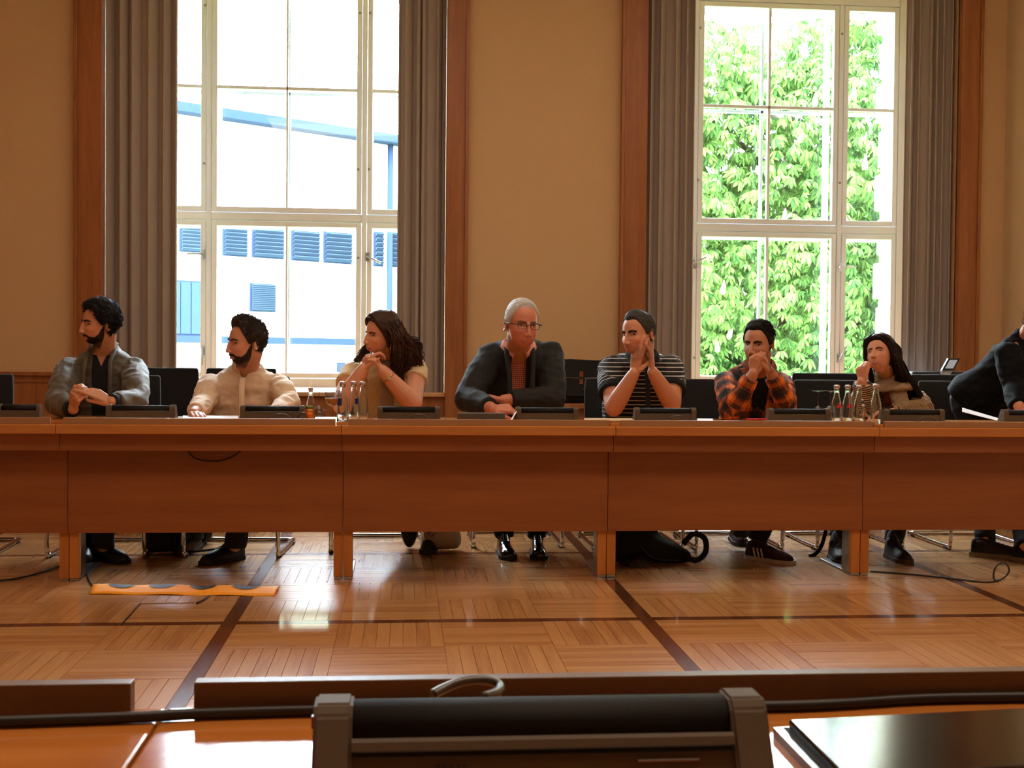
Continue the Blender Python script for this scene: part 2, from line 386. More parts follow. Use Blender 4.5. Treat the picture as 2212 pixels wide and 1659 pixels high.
for I in range(-4, 5):
    for J in range(-5, 4):
        cx0 = BX0+I*PER; cy0 = BY0+J*PER
        for q in range(4):
            for hor in (0, 1):
                x = cx0+(BW/2+(q+.5)*BS if hor else 0); y = cy0+(0 if hor else BW/2+(q+.5)*BS)
                if not (XL+.2 < x < XR-.25 and YB+.25 < y < YW-.3): continue
                if 3.3 < y < 5.9 and -2.7 < x < 3.3:
                    o = bpy.data.objects.new('dark_plank', bandm); COL.objects.link(o); o.parent = floor; o.location = (x, y, 0); o.rotation_euler.z = 0 if hor else math.pi/2
                else:
                    R = Matrix.Rotation(0 if hor else math.pi/2, 3, 'Z'); bandr.add([R @ Vector(v.co)+Vector((x, y, 0)) for v in bandm.vertices], [tuple(p.vertices) for p in bandm.polygons])
        o = MB().box(cx0-BW/2+.0007, cx0+BW/2-.0007, cy0-BW/2+.0007, cy0+BW/2-.0007, -.012, 0)
        if XL < cx0 < XR and YB < cy0 < YW: bandr.add(o.v, o.f)
b_ = bandr.build('dark_plank', M['plank_dark'], floor); b_['kind'] = 'stuff'
# slit of the floor socket cover
sock = empty('floor_hatch', atz(330, 1328, 0), 'floor socket hatch outlined by a dark slit in the parquet, below the yellow tape', 'hatch')
A, B_, C_ = [atz(x, y, 0)-Vector(sock.location) for x, y in ((262, 1350), (304, 1304), (420, 1302))]
sl = MB()
for p, q in ((A, B_), (B_, C_)):
    sl.tube([(p.x, p.y, .0008), (q.x, q.y, .0008)], .004, 4, flat=.2)
sl.build('slit', M['black'], sock)
# ================================================================== outside
ground = struct(MB().box(-60, 60, YG+.3, 90, -3.2, -3.0).build('ground', mat('lawn', (.42, .55, .30), .9, bump=(3, .4), var=.3)))
BR = M['bricks'] = mat('render_white', (.93, .92, .90), .8)
M['slat'] = mat('louver_blue_grey', (.15, .20, .27), .9, spec=.03); M['slate'] = mat('blue_grey_metal', (.13, .18, .26), .9, spec=.03)
th = math.radians(53.6); bd = Vector((math.sin(th), math.cos(th), 0)); bnrm = Vector((bd.y, -bd.x, 0))
P0 = at(380, 600, 21.0); P0.z = 0
def bp(px, py, off=0):
    q = onplane(px, py, P0+bnrm*off, bnrm); r = q-P0
    return r.dot(bd), q.z
bang = math.atan2(bd.y, bd.x)
bld = empty('office_building', (P0.x, P0.y, 0), 'white rendered building with blue-grey louvres seen through the left window', 'building', rz=bang)
# local frame: x along the facade, y into the building (away from us), z up
ztopL = bp(380, 246)[1]; u2, ztopR = bp(855, 306)
zr = (bp(620, 268)[1]+bp(700, 285)[1])/2
MB().box(-8, 16, .0, 8, -3, zr).build('wall', BR, bld)
gut = MB(); gut.box(-8.3, 16.3, -.35, -.05, zr-.10, zr+.06, .01); gut.build('gutter', M['slate'], bld)
MB().prism([(-.3, zr+.07), (8, zr+1.5), (8, zr+1.4), (0, zr+.02)], -8.3, 16.3).build('roof', mat('roof_pale', (.85, .86, .88), .6), bld)
ra = MB()
for k in range(60): ra.box(-8+k*.4, -8+k*.4+.03, .5, .53, zr+.25, zr+.45)
ra.box(-8, 16, .5, .53, zr+.42, zr+.45); ra.build('snow_guard', mat('guard_grey', (.75, .76, .78), .5), bld)
def louver(x0, y0, x1, y1, n, dark=False):
    ua, za = bp(x0, y0); ub, zb = bp(x1, y1)
    fr = MB().box(ua-.02, ub+.02, -.02, .02, zb-.02, za+.02).build('louvre_window', M['slate'], bld)
    h = (za-zb)/n
    for k in range(n):
        z = zb+h*(k+.5)
        MB().box(ua+.01, ub-.01, -.012, .012, -h*.46, h*.46, rot=Matrix.Rotation(.75, 3, 'X')).build('slat', M['slat'], fr, (0, -.06, z))
for (x0, y0, x1, y1, n) in ((389, 488, 433, 544, 7), (482, 492, 531, 553, 7), (546, 494, 610, 558, 7), (630, 499, 687, 564, 7), (700, 502, 757, 569, 7), (808, 502, 825, 574, 7), (843, 504, 880, 577, 7), (541, 614, 592, 672, 14)):
    louver(x0, y0, x1, y1, n)
ua, za = bp(389, 605); ub, zb = bp(433, 728)
dg = MB().box(ua-.2, ub, -.02, .03, zb, za).build('grey_door', M['slate'], bld)
for k in range(3): MB().box(ua-.2+(ub-ua+.2)*k/3+.01, ua-.2+(ub-ua+.2)*(k+1)/3-.01, -.04, -.02, zb+.05, za-.03).build('door_panel', mat('door_blue%d' % k, (.15, .21, .30), .9, spec=.03), dg)
ua, za = bp(385, 727); ub, zb = bp(860, 742)
zz = (bp(600, 732)[1]+bp(600, 740)[1])/2
MB().box(-3, 14, -.06, 0, zz-.06, zz+.06).build('band_course', M['slate'], bld)
u, z = bp(835, 400); MB().tube([(u, -.12, zr), (u, -.12, -3)], .055).build('drainpipe', M['slate'], bld)
ua, za = bp(727, 783); ub, zb = bp(745, 830); MB().box(ua, ub, -.03, .02, zb-.4, za).build('low_hatch', M['slate'], bld)
# ---- stone wing of this building at the right edge of the right window
wx = X_(1893, 14.4, 500)
wing = empty('stone_wing', (wx, 11.2, -3), 'sunlit pale stone corner of the building outside the right window', 'building')
MB().box(.12, 2.6, .1, 3.2, 0, 12).build('wall', M['bricks'], wing)
st = mat('pale_stone', (.93, .88, .78), .7, bump=(20, .3, .004), var=.05)
z = 0; k = 0
while z < 11.5:
    h = .50
    MB().box(0, .9 if k % 2 else .6, 2.2 if k % 2 else 2.6, 3.3, .02, h-.05, .025).build('stone_block', st, wing, (0 if k % 2 else .04, 0, z)); MB().box(0, .9 if k % 2 else .6, 0, .5, .02, h-.05, .025).build('stone_block', st, wing, (0 if k % 2 else .04, 0, z)); z += .53; k += 1
# ---- chestnut tree
leafm = bpy.data.materials.new('chestnut_leaf'); leafm.use_nodes = True; nt = leafm.node_tree; b0 = nt.nodes['Principled BSDF']
b0.inputs['Roughness'].default_value = .6; b0.inputs['Specular IOR Level'].default_value = .08
oi = nt.nodes.new('ShaderNodeObjectInfo'); ge = nt.nodes.new('ShaderNodeNewGeometry'); ad = nt.nodes.new('ShaderNodeMath'); ad.operation = 'ADD'
fr_ = nt.nodes.new('ShaderNodeMath'); fr_.operation = 'FRACT'; nt.links.new(oi.outputs['Random'], ad.inputs[0]); nt.links.new(ge.outputs['Random Per Island'], ad.inputs[1]); nt.links.new(ad.outputs[0], fr_.inputs[0])
cr = nt.nodes.new('ShaderNodeValToRGB'); cr.color_ramp.elements[0].color = (*lin((.18, .31, .15)), 1); cr.color_ramp.elements[1].color = (*lin((.40, .54, .26)), 1)
nt.links.new(fr_.outputs[0], cr.inputs[0]); nt.links.new(cr.outputs[0], b0.inputs['Base Color'])
tr = nt.nodes.new('ShaderNodeBsdfTranslucent'); nt.links.new(cr.outputs[0], tr.inputs[0]); ms = nt.nodes.new('ShaderNodeMixShader'); ms.inputs[0].default_value = .3
nt.links.new(b0.outputs[0], ms.inputs[1]); nt.links.new(tr.outputs[0], ms.inputs[2]); nt.links.new(ms.outputs[0], nt.nodes['Material Output'].inputs[0])
def leaf_geo():
    b = MB(); n = 6
    for k in range(n):
        a = math.radians(-105+210*k/(n-1)); L = .125*(1-.35*abs(k-(n-1)/2)/(n/2)); w_ = L*.2
        R = Matrix.Rotation(a, 3, 'Z')
        pts = [(0, 0, 0), (-w_*.7, L*.4, -.015), (0, L*.45, .0), (w_*.7, L*.4, -.015), (-w_, L*.72, -.05), (0, L*.75, -.035), (w_, L*.72, -.05), (0, L, -.09)]
        b.add([R @ Vector(p) for p in pts], [(0, 2, 1), (0, 3, 2), (1, 2, 5, 4), (2, 3, 6, 5), (4, 5, 7), (5, 6, 7)])
    return b
lg = leaf_geo(); lv = [Vector(v) for v in lg.v]
TY = 17.0
tx0, tx1 = X_(1515, TY, 500), X_(1890, TY, 500)
tree = empty('chestnut_tree', ((tx0+tx1)/2+.4, TY+1.5, -3), 'leafy green chestnut tree in blossom outside the right window', 'tree')
tl = Vector(tree.location)
blobs = []
def ztop(x):     # crown outline: lower at the left, rising to the right
    t = (x-tx0)/(tx1-tx0)
    return Z_(95, TY, 1600)+ (0.0 if t < .4 else (t-.4)*1.3) - max(0, -t)*1.5 - (max(0, t-1.3))*1.0
rt = random.Random(3)
cents = []
for _ in range(900):
    x = rt.uniform(tx0-1.6, tx1+2.2); z = rt.uniform(-2.2, 6.2)
    if z > ztop(x)+.1: continue
    y = TY+rt.uniform(-.3, 1.6)+.25*math.sin(x*3)+.25*math.sin(z*2.6+x)
    cents.append((Vector((x, y, z)), rt.uniform(.32, .55)))
leaves = []
for c, r in cents:
    for _ in range(15):
        d = Vector((rt.gauss(0, 1), rt.gauss(0, 1)-.6, rt.gauss(0, 1)+.35)).normalized()
        p = c+d*r*rt.uniform(.8, 1.05)
        yaw = math.atan2(-d.x, d.y)+rt.uniform(-.7, .7)
        R = Matrix.Rotation(yaw, 3, 'Z') @ Matrix.Rotation(rt.uniform(-1.1, -.1), 3, 'X') @ Matrix.Rotation(rt.uniform(-.4, .4), 3, 'Y')
        leaves.append((p, R, rt.uniform(.85, 1.35)))
leaves.sort(key=lambda l: l[0].y)
lme = lg.mesh('leaf', leafm)
inview = [l for l in leaves if tx0-.1 < l[0].x < tx1 and -.2 < l[0].z < 5.8][:300]; ids = set(id(l) for l in inview)
for p, R, s in inview:
    o = bpy.data.objects.new('leaf', lme); COL.objects.link(o); o.parent = tree; o.matrix_local = Matrix.Translation(p-tl) @ R.to_4x4() @ Matrix.Scale(s, 4)
ls = MB()
for l in leaves:
    if id(l) in ids: continue
    p, R, s = l; ls.add([R @ v*s+p-tl for v in lv], lg.f)
o = link('leaf', ls.mesh('leaves', leafm), None, tree); o['kind'] = 'stuff'
fl = MB().lathe([(.0, .0), (.035, .02), (.045, .06), (.03, .14), (.012, .2), (0, .22)], seg=7); 
blm = mat('blossom_cream', (.93, .80, .62), .7, bump=(60, 1, .02), var=.2); flm = fl.mesh('blossom', blm)
for _ in range(110):
    c, r = rt.choice(cents); 
    o = bpy.data.objects.new('blossom', flm); COL.objects.link(o); o.parent = tree; o.location = c+Vector((rt.uniform(-.2, .2), -r*.9, r*.45))-tl; o.rotation_euler = (rt.uniform(-.3, .3), rt.uniform(-.3, .3), 0)
bark = mat('bark', (.25, .20, .15), .9, bump=(12, .6, .02)); tk = MB()
tk.tube([(0, 0, 0), (.05, 0, 2), (0, .1, 4), (.1, 0, 6.5), (0, 0, 8.6)], [.3, .26, .2, .13, .04]); tk.build('trunk', bark, tree)
br = MB()
for k in range(16):
    z0 = 2+k*.4; a = k*2.4; br.tube([(0, 0, z0), (math.cos(a)*.9, math.sin(a)*.5, z0+.5), (math.cos(a)*2, math.sin(a)*.9, z0+.8)], [.08, .05, .015], 6)
br.build('branches', bark, tree)
# a second, farther tree row closes the view behind
far = empty('far_tree', (X_(1800, 24)+.5, 24, -3), 'dim green tree farther back behind the blossoming chestnut', 'tree')
fl_ = Vector(far.location); ls = MB()
for _ in range(6500):
    x = rt.uniform(-3.2, 4.5); z = rt.uniform(.3, 8.4-.3*abs(x)); y = rt.uniform(-1, 1)
    R = Matrix.Rotation(rt.uniform(0, 6.3), 3, 'Z') @ Matrix.Rotation(rt.uniform(-1.2, .2), 3, 'X')
    ls.add([R @ v*2.0+Vector((x, y, z)) for v in lv], lg.f)
o = link('leaf', ls.mesh('far_leaves', leafm), None, far); o['kind'] = 'stuff'
MB().tube([(0, .5, 0), (0, .5, 6)], [.3, .1]).build('trunk', bark, far)
# ================================================================== the long row of far tables
ZT = .744; YE = 5.63; YP = 5.86; YBK = 6.38
def conference_table(loc, label, bx0, bx1, group, top='wood_top'):
    """module 1.265 wide, origin at the floor under the left front corner; far edge y=0, user edge y=.75"""
    W = 1.265; g = .0015
    t = empty('conference_table', loc, label, 'table', group)
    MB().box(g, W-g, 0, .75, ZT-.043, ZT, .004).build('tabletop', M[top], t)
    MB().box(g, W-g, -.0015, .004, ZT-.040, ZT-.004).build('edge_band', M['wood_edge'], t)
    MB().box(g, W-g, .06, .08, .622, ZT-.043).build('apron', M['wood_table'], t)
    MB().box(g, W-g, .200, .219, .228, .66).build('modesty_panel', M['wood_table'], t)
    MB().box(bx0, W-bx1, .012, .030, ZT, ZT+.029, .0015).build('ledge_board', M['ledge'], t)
    for x in (g, W-.043-g):
        MB().box(x, x+.043, .222, .262, .012, ZT-.043, .002).build('leg', M['wood_leg'], t)
        MB().box(x+.002, x+.041, .266, .36, .012, ZT-.05, .002).build('steel_post', M['metal'], t)
        MB().box(x+.001, x+.042, .225, .68, .0, .011, .003).build('foot_plate', M['metal'], t)
    return t
who = ['at the left frame edge', 'in front of the man in olive jacket and the man in white shirt', 'in front of the dark-haired woman and the grey-haired man', 'in front of the man in striped shirt and the man in plaid shirt', 'in front of the long-haired young woman', ]
XS0 = -2.805
for i in range(6):
    x = XS0+i*1.265
    lab = 'light wood conference table with front panel ' + (who[i] if i < 5 else 'beyond the right frame edge')
    if i == 5: continue
    conference_table((x, YE, 0), {1: 'wooden conference table before the olive-jacket man and the white-shirt man', 2: 'wooden conference table before the woman with cream top and the grey-haired man', 3: 'wooden conference table before the striped-shirt man and the plaid-shirt man'}.get(i, lab), .028, .028, 'row of far conference tables')
# filler between barriers: little inset block
for i in range(1, 5):
    x = XS0+i*1.265
    o = MB().box(x-.024, x+.024, YE+.014, YE+.03, ZT+.0005, ZT+.016, .002).build('ledge_joiner', M['wood_leg'])
    tag(o, ['small wooden joiner block in the ledge gap left of the man in olive jacket', 'small wooden joiner block in the ledge gap under the bottles by the dark-haired woman', 'small wooden joiner block in the ledge gap in front of the striped-shirt man', 'small wooden joiner block in the ledge gap below the single front bottle'][i-1], 'block', 'joiner blocks in the ledge gaps')
# ---- near tables (ours)
NY = 1.145
def near_table(x0, label):
    W = 1.265; g = .0012
    t = empty('conference_table', (x0, NY-.75, 0), label, 'table', 'near conference tables')
    MB().box(g, W-g, 0, .75+.008, ZT-.043, ZT, .003).build('tabletop', M['wood_near'], t)
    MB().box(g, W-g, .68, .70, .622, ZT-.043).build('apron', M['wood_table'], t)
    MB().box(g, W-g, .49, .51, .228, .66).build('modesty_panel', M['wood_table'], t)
    MB().box(.028, W-.028, .735, .753, ZT, ZT+.029, .0012).build('ledge_board', M['ledge_shaded'], t)
    for x in (g, W-.043-g):
        MB().box(x, x+.043, .485, .525, .012, ZT-.043, .002).build('leg', M['wood_leg'], t)
        MB().box(x, x+.043, .1, .53, 0, .011, .003).build('foot_plate', M['metal'], t)
    return t
M['wood_near'] = wood('beech_polished', (.68, .40, .16), (.76, .48, .22), .13, 0, .5, coat=.25, spec=.35, grain=.4)
M['ledge_shaded'] = mat('ledge_board_shaded', (.42, .31, .22), .45, var=.06, bump=(200, .1, .0005))  # ledge colour darkened: shade on the camera-facing side is painted in
near_table(-.215, 'polished wooden table in the foreground under the console and the flat screen')
near_table(-.215-1.265, 'polished wooden table at the lower left corner, left of the seam')
near_table(-.215+1.265, 'polished wooden table beyond the lower right corner')
# ================================================================== desk consoles
def console(name, loc, label, detail=False):
    W = .334; t = empty(name, loc, label, 'console', 'desk microphone consoles')
    prof = [(0, 0), (0, .070), (.012, .080), (.040, .080), (.048, .072), (.085, .0)]
    for x in (0, W-.028):
        b = bmesh.new(); me = MB().prism(prof, x, x+.028).mesh('cap', M['unit']); b.from_mesh(me); bmesh.ops.bevel(b, geom=b.edges[:], offset=.0025, segments=2, affect='EDGES'); b.to_mesh(me); b.free()
        link('end_cap', me, None, t)
    MB().prism([(.004, 0), (.004, .052), (.05, .052), (.081, 0)][::-1], .028, W-.028).build('case', M['unit'], t)
    mg = MB(); pr = [(.005, .054), (.005, .062)]+[(.0265-.0215*math.cos(a), .062+.016*math.sin(a)) for a in [math.pi*q/14 for q in range(1, 14)]]+[(.0480, .060), (.0485, .054)]
    mg.prism(pr, .028, W-.028); n_ = len(pr); mg.sm = [False, False]+[True]*(n_-2)+[False, False]; mg.build('mesh_grille', M['unit_dark'], t)
    if not detail:
        MB().box(.20, .27, .0025, .0045, .045, .0465).build('label_strip', mat('strip_tan', (.40, .33, .26), .5) if 'strip' not in M else M['strip'], t)
    return t
M['strip'] = mat('label_tan', (.45, .36, .28), .5)
cons = [(-6, 85, 868, 893, 'grey desk console left of the man in olive jacket'),
 (228, 378, 868, 897, 'grey desk console in front of the olive-jacket man\'s left elbow'),
 (518, 658, 868, 897, 'grey desk console with a looping cable in front of the man in white shirt'),
 (815, 951, 871, 898, 'grey desk console in front of the dark-haired woman, right of the bottles'),
 (1115, 1250, 873, 900, 'grey desk console right of the grey-haired man\'s hands'),
 (1372, 1505, 877, 904, 'grey desk console in front of the striped-shirt man'),
 (1662, 1795, 879, 907, 'grey desk console right of the plaid-shirt man\'s elbow'),
 (1912, 2042, 882, 908, 'grey desk console right of the single bottle, before the young woman'),
 (2170, 2300, 884, 910, 'grey desk console cut by the right frame edge')]
YU = 5.74
def loopcable(parent, pts, r=.0035, m='cable', name='cable'):
    c = smooth_path([Vector(p) for p in pts], 6); return MB().tube(c, r, 8).build(name, M[m], parent)
def smooth_path(P, n=6, closed=False):
    out = []; m = len(P)
    for i in range(m-1):
        p0 = P[max(i-1, 0)]; p1 = P[i]; p2 = P[i+1]; p3 = P[min(i+2, m-1)]
        for k in range(n):
            t = k/n
            out.append(.5*((2*p1)+(p2-p0)*t+(2*p0-5*p1+4*p2-p3)*t*t+(3*p1-p0-3*p2+p3)*t*t*t))
    out.append(P[-1]); return out
M['cable_l'] = mat('cable_satin', (.24, .21, .20), .3, spec=.8)
for i, (x0, x1, y0, y1, lab) in enumerate(cons):
    YU_ = 5.78
    c = console('desk_console', (X_(x0, YU_, 880), YU_, ZT), lab)
    Wn = X_(x1, YU_, 880)-X_(x0, YU_, 880); c.scale = (Wn/.334, 1, 1.03)
    gp = Vector(c.location)
    if i in (2, 3, 5, 7):
        a = .2; L = [(a-.03, -.03, .004), (a-.035, -.035, .02), (a-.01, -.04, .04), (a+.04, -.04, .042), (a+.075, -.04, .018)]
        if i == 2: L += [(a+.09, -.045, .02), (a+.12, -.05, .045), (a+.14, -.055, .05), (a+.13, -.06, .03), (a+.06, -.07, .006)]
        else: L += [(a+.08, -.03, .004)]
        loopcable(c, L, .0035, 'cable_l')
# ---- our own console
c = console('desk_console', (X_(676, .905, 1500), .90, ZT), 'large dark desk console with speaker holes in the foreground', True)
c.rotation_euler.z = math.pi
Wn = X_(1650, .905, 1500)-X_(676, .905, 1500)
c.location = (X_(1652, .905, 1500), .945, ZT); c.scale = (Wn/.334, 1, .90)
fc = MB()
# local +y points to the viewer here; sloping face between (.048,.072) and (.085,0)
def slope(z): return .048+(.072-z)/.072*.037
MB().prism([(slope(.054)-.004, .0525), (slope(.048)+.0015, .048), (slope(.054)+.002, .054), (slope(.054)-.002, .056)], .028, .306).build('trim_strip', M['unit'], c)
MB().prism([(slope(.0455)-.003, .0455), (slope(.0455)-.0005, .0455), (slope(.043)-.0005, .043), (slope(.043)-.003, .043)], .028, .306).build('groove', M['unit_dark'], c)
hol = MB()
for (cx_, cz_, r, n) in ((.235, .016, .022, 5), (.272, .010, .020, 4), (.045, .012, .017, 4), (.15, .006, .02, 4)):
    if cx_ == .15: continue
    k = int(r/.005)
    for i in range(-k, k+1):
        for j in range(-k, k+1):
            x = cx_+i*.0048; z = cz_+j*.0048
            if (x-cx_)**2+(z-cz_)**2 > r*r or z < .002 or z > .04: continue
            y = slope(z)-.0035; nrm = Vector((0, .072, .037)).normalized()
            u = Vector((1, 0, 0)); v = nrm.cross(u); c0 = Vector((x, y, z))+nrm*.0004
            hol.add([c0+u*.0016*math.cos(a)+v*.0016*math.sin(a) for a in [q*math.pi/3 for q in range(6)]], [(0, 1, 2, 3, 4, 5)])
o = hol.build('speaker_holes', M['black'], c); o['kind'] = 'stuff'
MB().box(.055, .10, -.001, .001, -.0012, .0012, rot=Matrix.Rotation(-.47, 3, 'X')).build('label_strip', M['strip'], c, (0, slope(.036)-.0035, .036))
for x in (-.0008, .3348): MB().box(x-.0012, x+.0012, .03, .036, .058, .068).build('red_dot', mat('red_led', (.65, .08, .08), .4), c)
for ch in c.children:
    if ch.name.startswith('case'): ch.location.z = 0
# gooseneck loop behind our console and the long cable by the ledge
g0 = [atz(945, 1500, ZT+.075), None]
gl = [at(935, 1500, 1.0), at(960, 1487, 1.01), at(1000, 1472, 1.02), at(1050, 1469, 1.03), at(1078, 1480, 1.03), at(1075, 1495, 1.01), at(1045, 1505, .99)]
o = MB().tube(smooth_path([Vector(p) for p in gl], 8), .0042, 10).build('cable_loop', M['cable_l']); tag(o, 'dark grey cable loop rising behind the large foreground console', 'cable')
cl = [(px, py) for px, py in ((-60, 1560), (290, 1548), (420, 1541), (700, 1533), (1000, 1530), (1300, 1528), (1650, 1525), (1800, 1520), (2000, 1508), (2260, 1492))]
cp = []
for px, py in cl:
    p = atz(px, py, ZT+.006); cp.append(Vector((p.x, min(p.y, NY-.022), ZT+.0055)))
o = MB().tube(smooth_path(cp, 6), .0052, 10).build('cable', M['cable']); tag(o, 'black cable lying along the foot of the foreground ledge', 'cable')
# flat black screen at the lower right, set in a steel frame
sc_ = empty('flat_screen', atz(1690, 1560, ZT), 'glossy black flat panel in steel frame lying on the foreground table at lower right', 'screen')
A = atz(1670, 1566, ZT+.010); D = atz(1800, 1700, ZT+.010); Bq = atz(2420, 1528, ZT+.010); Cq = Bq+(D-A)
lo = Vector(sc_.location)
def quadslab(pts, z0, z1): 
    v = [(p.x-lo.x, p.y-lo.y, z0) for p in pts]+[(p.x-lo.x, p.y-lo.y, z1) for p in pts]
    return MB().add(v, [(3, 2, 1, 0), (4, 5, 6, 7), (0, 1, 5, 4), (1, 2, 6, 5), (2, 3, 7, 6), (3, 0, 4, 7)])
def inset(pts, d):
    c = sum(pts, Vector())/4; return [p+(c-p).normalized()*d for p in pts]
Q = [A, Bq, Cq, D]
quadslab(Q, 0, .008).build('frame', mat('frame_steel', (.45, .42, .40), .2, 1), sc_)
quadslab(inset(Q, .009), .008, .0085).build('gasket', M['black'], sc_)
q_ = quadslab(inset(Q, .013), .0085, .016).build('glass_panel', mat('panel_gloss', (.035, .03, .03), .13, spec=.8, coat=.5), sc_)
mo = q_.modifiers.new('b', 'BEVEL'); mo.width = .002; mo.segments = 2
# ================================================================== chairs
def chair():
    t = empty('cantilever_chair', (0, 0, 0), 'x', 'chair', 'black conference chairs')
    w = .245; fr = []
    # tubular frame, front at y=0 (towards the table), back at y=.56
    def side(s): return [(s*.18, .535, .84), (s*.19, .50, .64), (s*.235, .475, .55), (s*w, .44, .47), (s*w, .40, .445), (s*w, .08, .445), (s*w, .02, .43), (s*w, 0, .37), (s*w, .0, .10), (s*w, .012, .035), (s*w, .05, .013), (s*w, .50, .013), (s*w*.97, .555, .013), (s*w*.85, .575, .013)]
    P = [Vector(p) for p in side(-1)+side(1)[::-1]]
    MB().tube(smooth_path(P, 3), .0115, 10).build('frame', M['chrome'], t)
    MB().box(-.235, .235, .0, .46, .455, .505, .02).build('seat', M['seatcloth'], t)
    b = MB(); n = 8; ring = []
    v = []; 
    for j in range(7):
        z = .54+.40*j/6; hw = .235*(1-.04*(j/6)**3); y = .455+.06*j/6
        for (dx, dy) in [(-1, -.018), (-.5, -.024+.012), (0, -.02+.014), (.5, -.024+.012), (1, -.018), (1, .018), (0, .026+.01), (-1, .018)]:
            v.append((dx*hw, y+dy, z))
    f = [(j*8+k, j*8+(k+1) % 8, (j+1)*8+(k+1) % 8, (j+1)*8+k) for j in range(6) for k in range(8)]+[tuple(range(8))[::-1], tuple(48+k for k in range(8))]
    o = b.add(v, f, 0, True).build('backrest', M['seatcloth'], t); m = o.modifiers.new('b', 'BEVEL'); m.width = .014; m.segments = 3; m.limit_method = 'ANGLE'; m.angle_limit = .7
    for s in (-1, 1):
        for y in (.05, .50): MB().lathe([(.012, 0), (.014, .004), (.013, .014), (0, .014)], seg=10).box(-.013, .013, -.02, .02, 0, .012).build('glide', M['rubber'], t, (s*w, y, 0))
    return t
ch0 = chair()
front = [(-1.572, 6.48, 'black chair with chrome frame under the man in olive jacket'), (-.885, 6.47, 'black chair with chrome frame under the man in white shirt'),
 (-.13, 6.60, 'black chair with chrome frame under the dark-haired woman'), (.645, 6.74, 'black chair with chrome frame under the grey-haired man'),
 (1.31, 6.66, 'black chair with chrome frame under the man in striped shirt'), (1.875, 6.66, 'black chair with chrome frame under the man in plaid shirt'),
 (2.555, 6.63, 'black chair with chrome frame under the long-haired young woman'), (3.32, 6.62, 'empty black chair with chrome frame between the young woman and the bending person'),
 (-2.35, 6.50, 'black chair at the left frame edge with its back beside the wainscot')]
rots = [0, -.06, 0, 0, .02, 0, 0, 0, .05]
for i, (x, y, lab) in enumerate(front):
    if i == 0: ch0.location = (x, y, 0); ch0['label'] = lab
    else: dup(ch0, (x, y, 0), lab, rots[i])
for x, y, lab, rz in ((X_(338, 7.95), 7.65, 'empty black chair against the wall behind the olive-jacket man', 0), (X_(512, 8), 7.7, 'black chair against the wall behind the white-shirt man, only a corner showing', 0),
                  (X_(1795, 8.0), 7.62, 'black chair against the wall behind the plaid-shirt man\'s shoulder', 0), (X_(2085, 7.6), 7.42, 'black chair with a tan tag on its back behind the bending person', 0)):
    c = dup(ch0, (x, y, 0), lab, rz); c.scale.z = 1.03
tg = c
q = at(2027, 821, 7.84); MB().box(-.032, .032, -.002, .002, -.014, .014).build('tag', mat('tag_tan', (.78, .62, .42), .6), tg, (q.x-tg.location.x, .418, .875))
# ================================================================== side table, bag, copier
o = empty('side_table', (X_(1255, 8.35), 8.35, 0), 'low light wood side table below the black messenger bag against the wall', 'table')
MB().box(-.5, .5, -.28, .28, .72, .75, .004).build('tabletop', M['wood_trim'], o)
MB().box(-.47, .47, -.24, -.22, .3, .72).build('apron', M['wood_table'], o)
for sx in (-1, 1):
    for sy in (-1, 1): MB().box(sx*.46-.02, sx*.46+.02, sy*.24-.02, sy*.24+.02, 0, .72).build('leg', M['wood_leg'], o)
bx = X_(1256, 8.3); bag = empty('messenger_bag', (bx, 8.28, .75), 'black messenger bag with tan leather straps on the side table behind the grey-haired man', 'bag')
def puff(mb, cx, cy, z0, z1, hw, hd, top=.7, n=8):
    v = []; seg = 16
    for j in range(n+1):
        t = j/n; s = (1-abs(2*t-1)**4*(1-top)) if t > .5 else (1-abs(2*t-1)**6*.15)
        for k in range(seg):
            a = 2*math.pi*k/seg; c_, s_ = math.cos(a), math.sin(a)
            v.append((cx+hw*s*math.copysign(abs(c_)**.5, c_), cy+hd*s*math.copysign(abs(s_)**.6, s_), z0+(z1-z0)*t+.008*math.sin(a*3+1)))
    f = [(j*seg+k, j*seg+(k+1) % seg, (j+1)*seg+(k+1) % seg, (j+1)*seg+k) for j in range(n) for k in range(seg)]+[tuple(range(seg))[::-1], tuple(n*seg+k for k in range(seg))]
    return mb.add(v, f, 0, True)
bm_ = mat('bag_black', (.05, .052, .058), .8, bump=(120, .4, .002)); ln = mat('leather_tan', (.50, .24, .14), .5)
puff(MB(), 0, 0, 0, .29, .22, .07).build('body', bm_, bag)
MB().prism([(-.22, .29), (.22, .29), (.215, .12), (.16, .05), (-.16, .05), (-.215, .12)], -.085, -.072, 'y').build('flap', bm_, bag)
for x in (-.02, .13):
    MB().box(x-.013, x+.013, -.093, -.084, .13, .215, .002).build('strap', ln, bag)
    MB().box(x-.016, x+.016, -.097, -.09, .165, .18, .001).build('buckle', M['black'], bag)
MB().tube(smooth_path([Vector(p) for p in ((-.22, -.088, .2), (-.13, -.089, .175), (-.02, -.09, .17), (.13, -.09, .175), (.2, -.088, .18))], 4), .002, 6).build('piping', mat('piping_tan', (.55, .42, .36), .5), bag)
MB().prism([(-.01, .098), (.11, .098), (.11, .045), (.06, .05), (.02, .072)], -.092, -.086, 'y').build('leather_patch', ln, bag)
cpx = X_(2010, 8.3); cp_ = empty('copier', (cpx, 8.25, 0), 'light grey copier with a tilted control screen by the right window casing', 'printer')
M['plastic'] = mat('plastic_pale', (.80, .84, .88), .4); M['plastic_d'] = mat('plastic_dark', (.16, .17, .19), .4)
ztp = Z_(803, 8.0, 2000)
MB().box(-.24, .30, -.2, .3, 0, ztp-.09, .01).build('cabinet', M['plastic'], cp_)
MB().box(-.25, .31, -.21, .31, ztp-.088, ztp-.03, .008).build('scanner_head', M['plastic'], cp_)
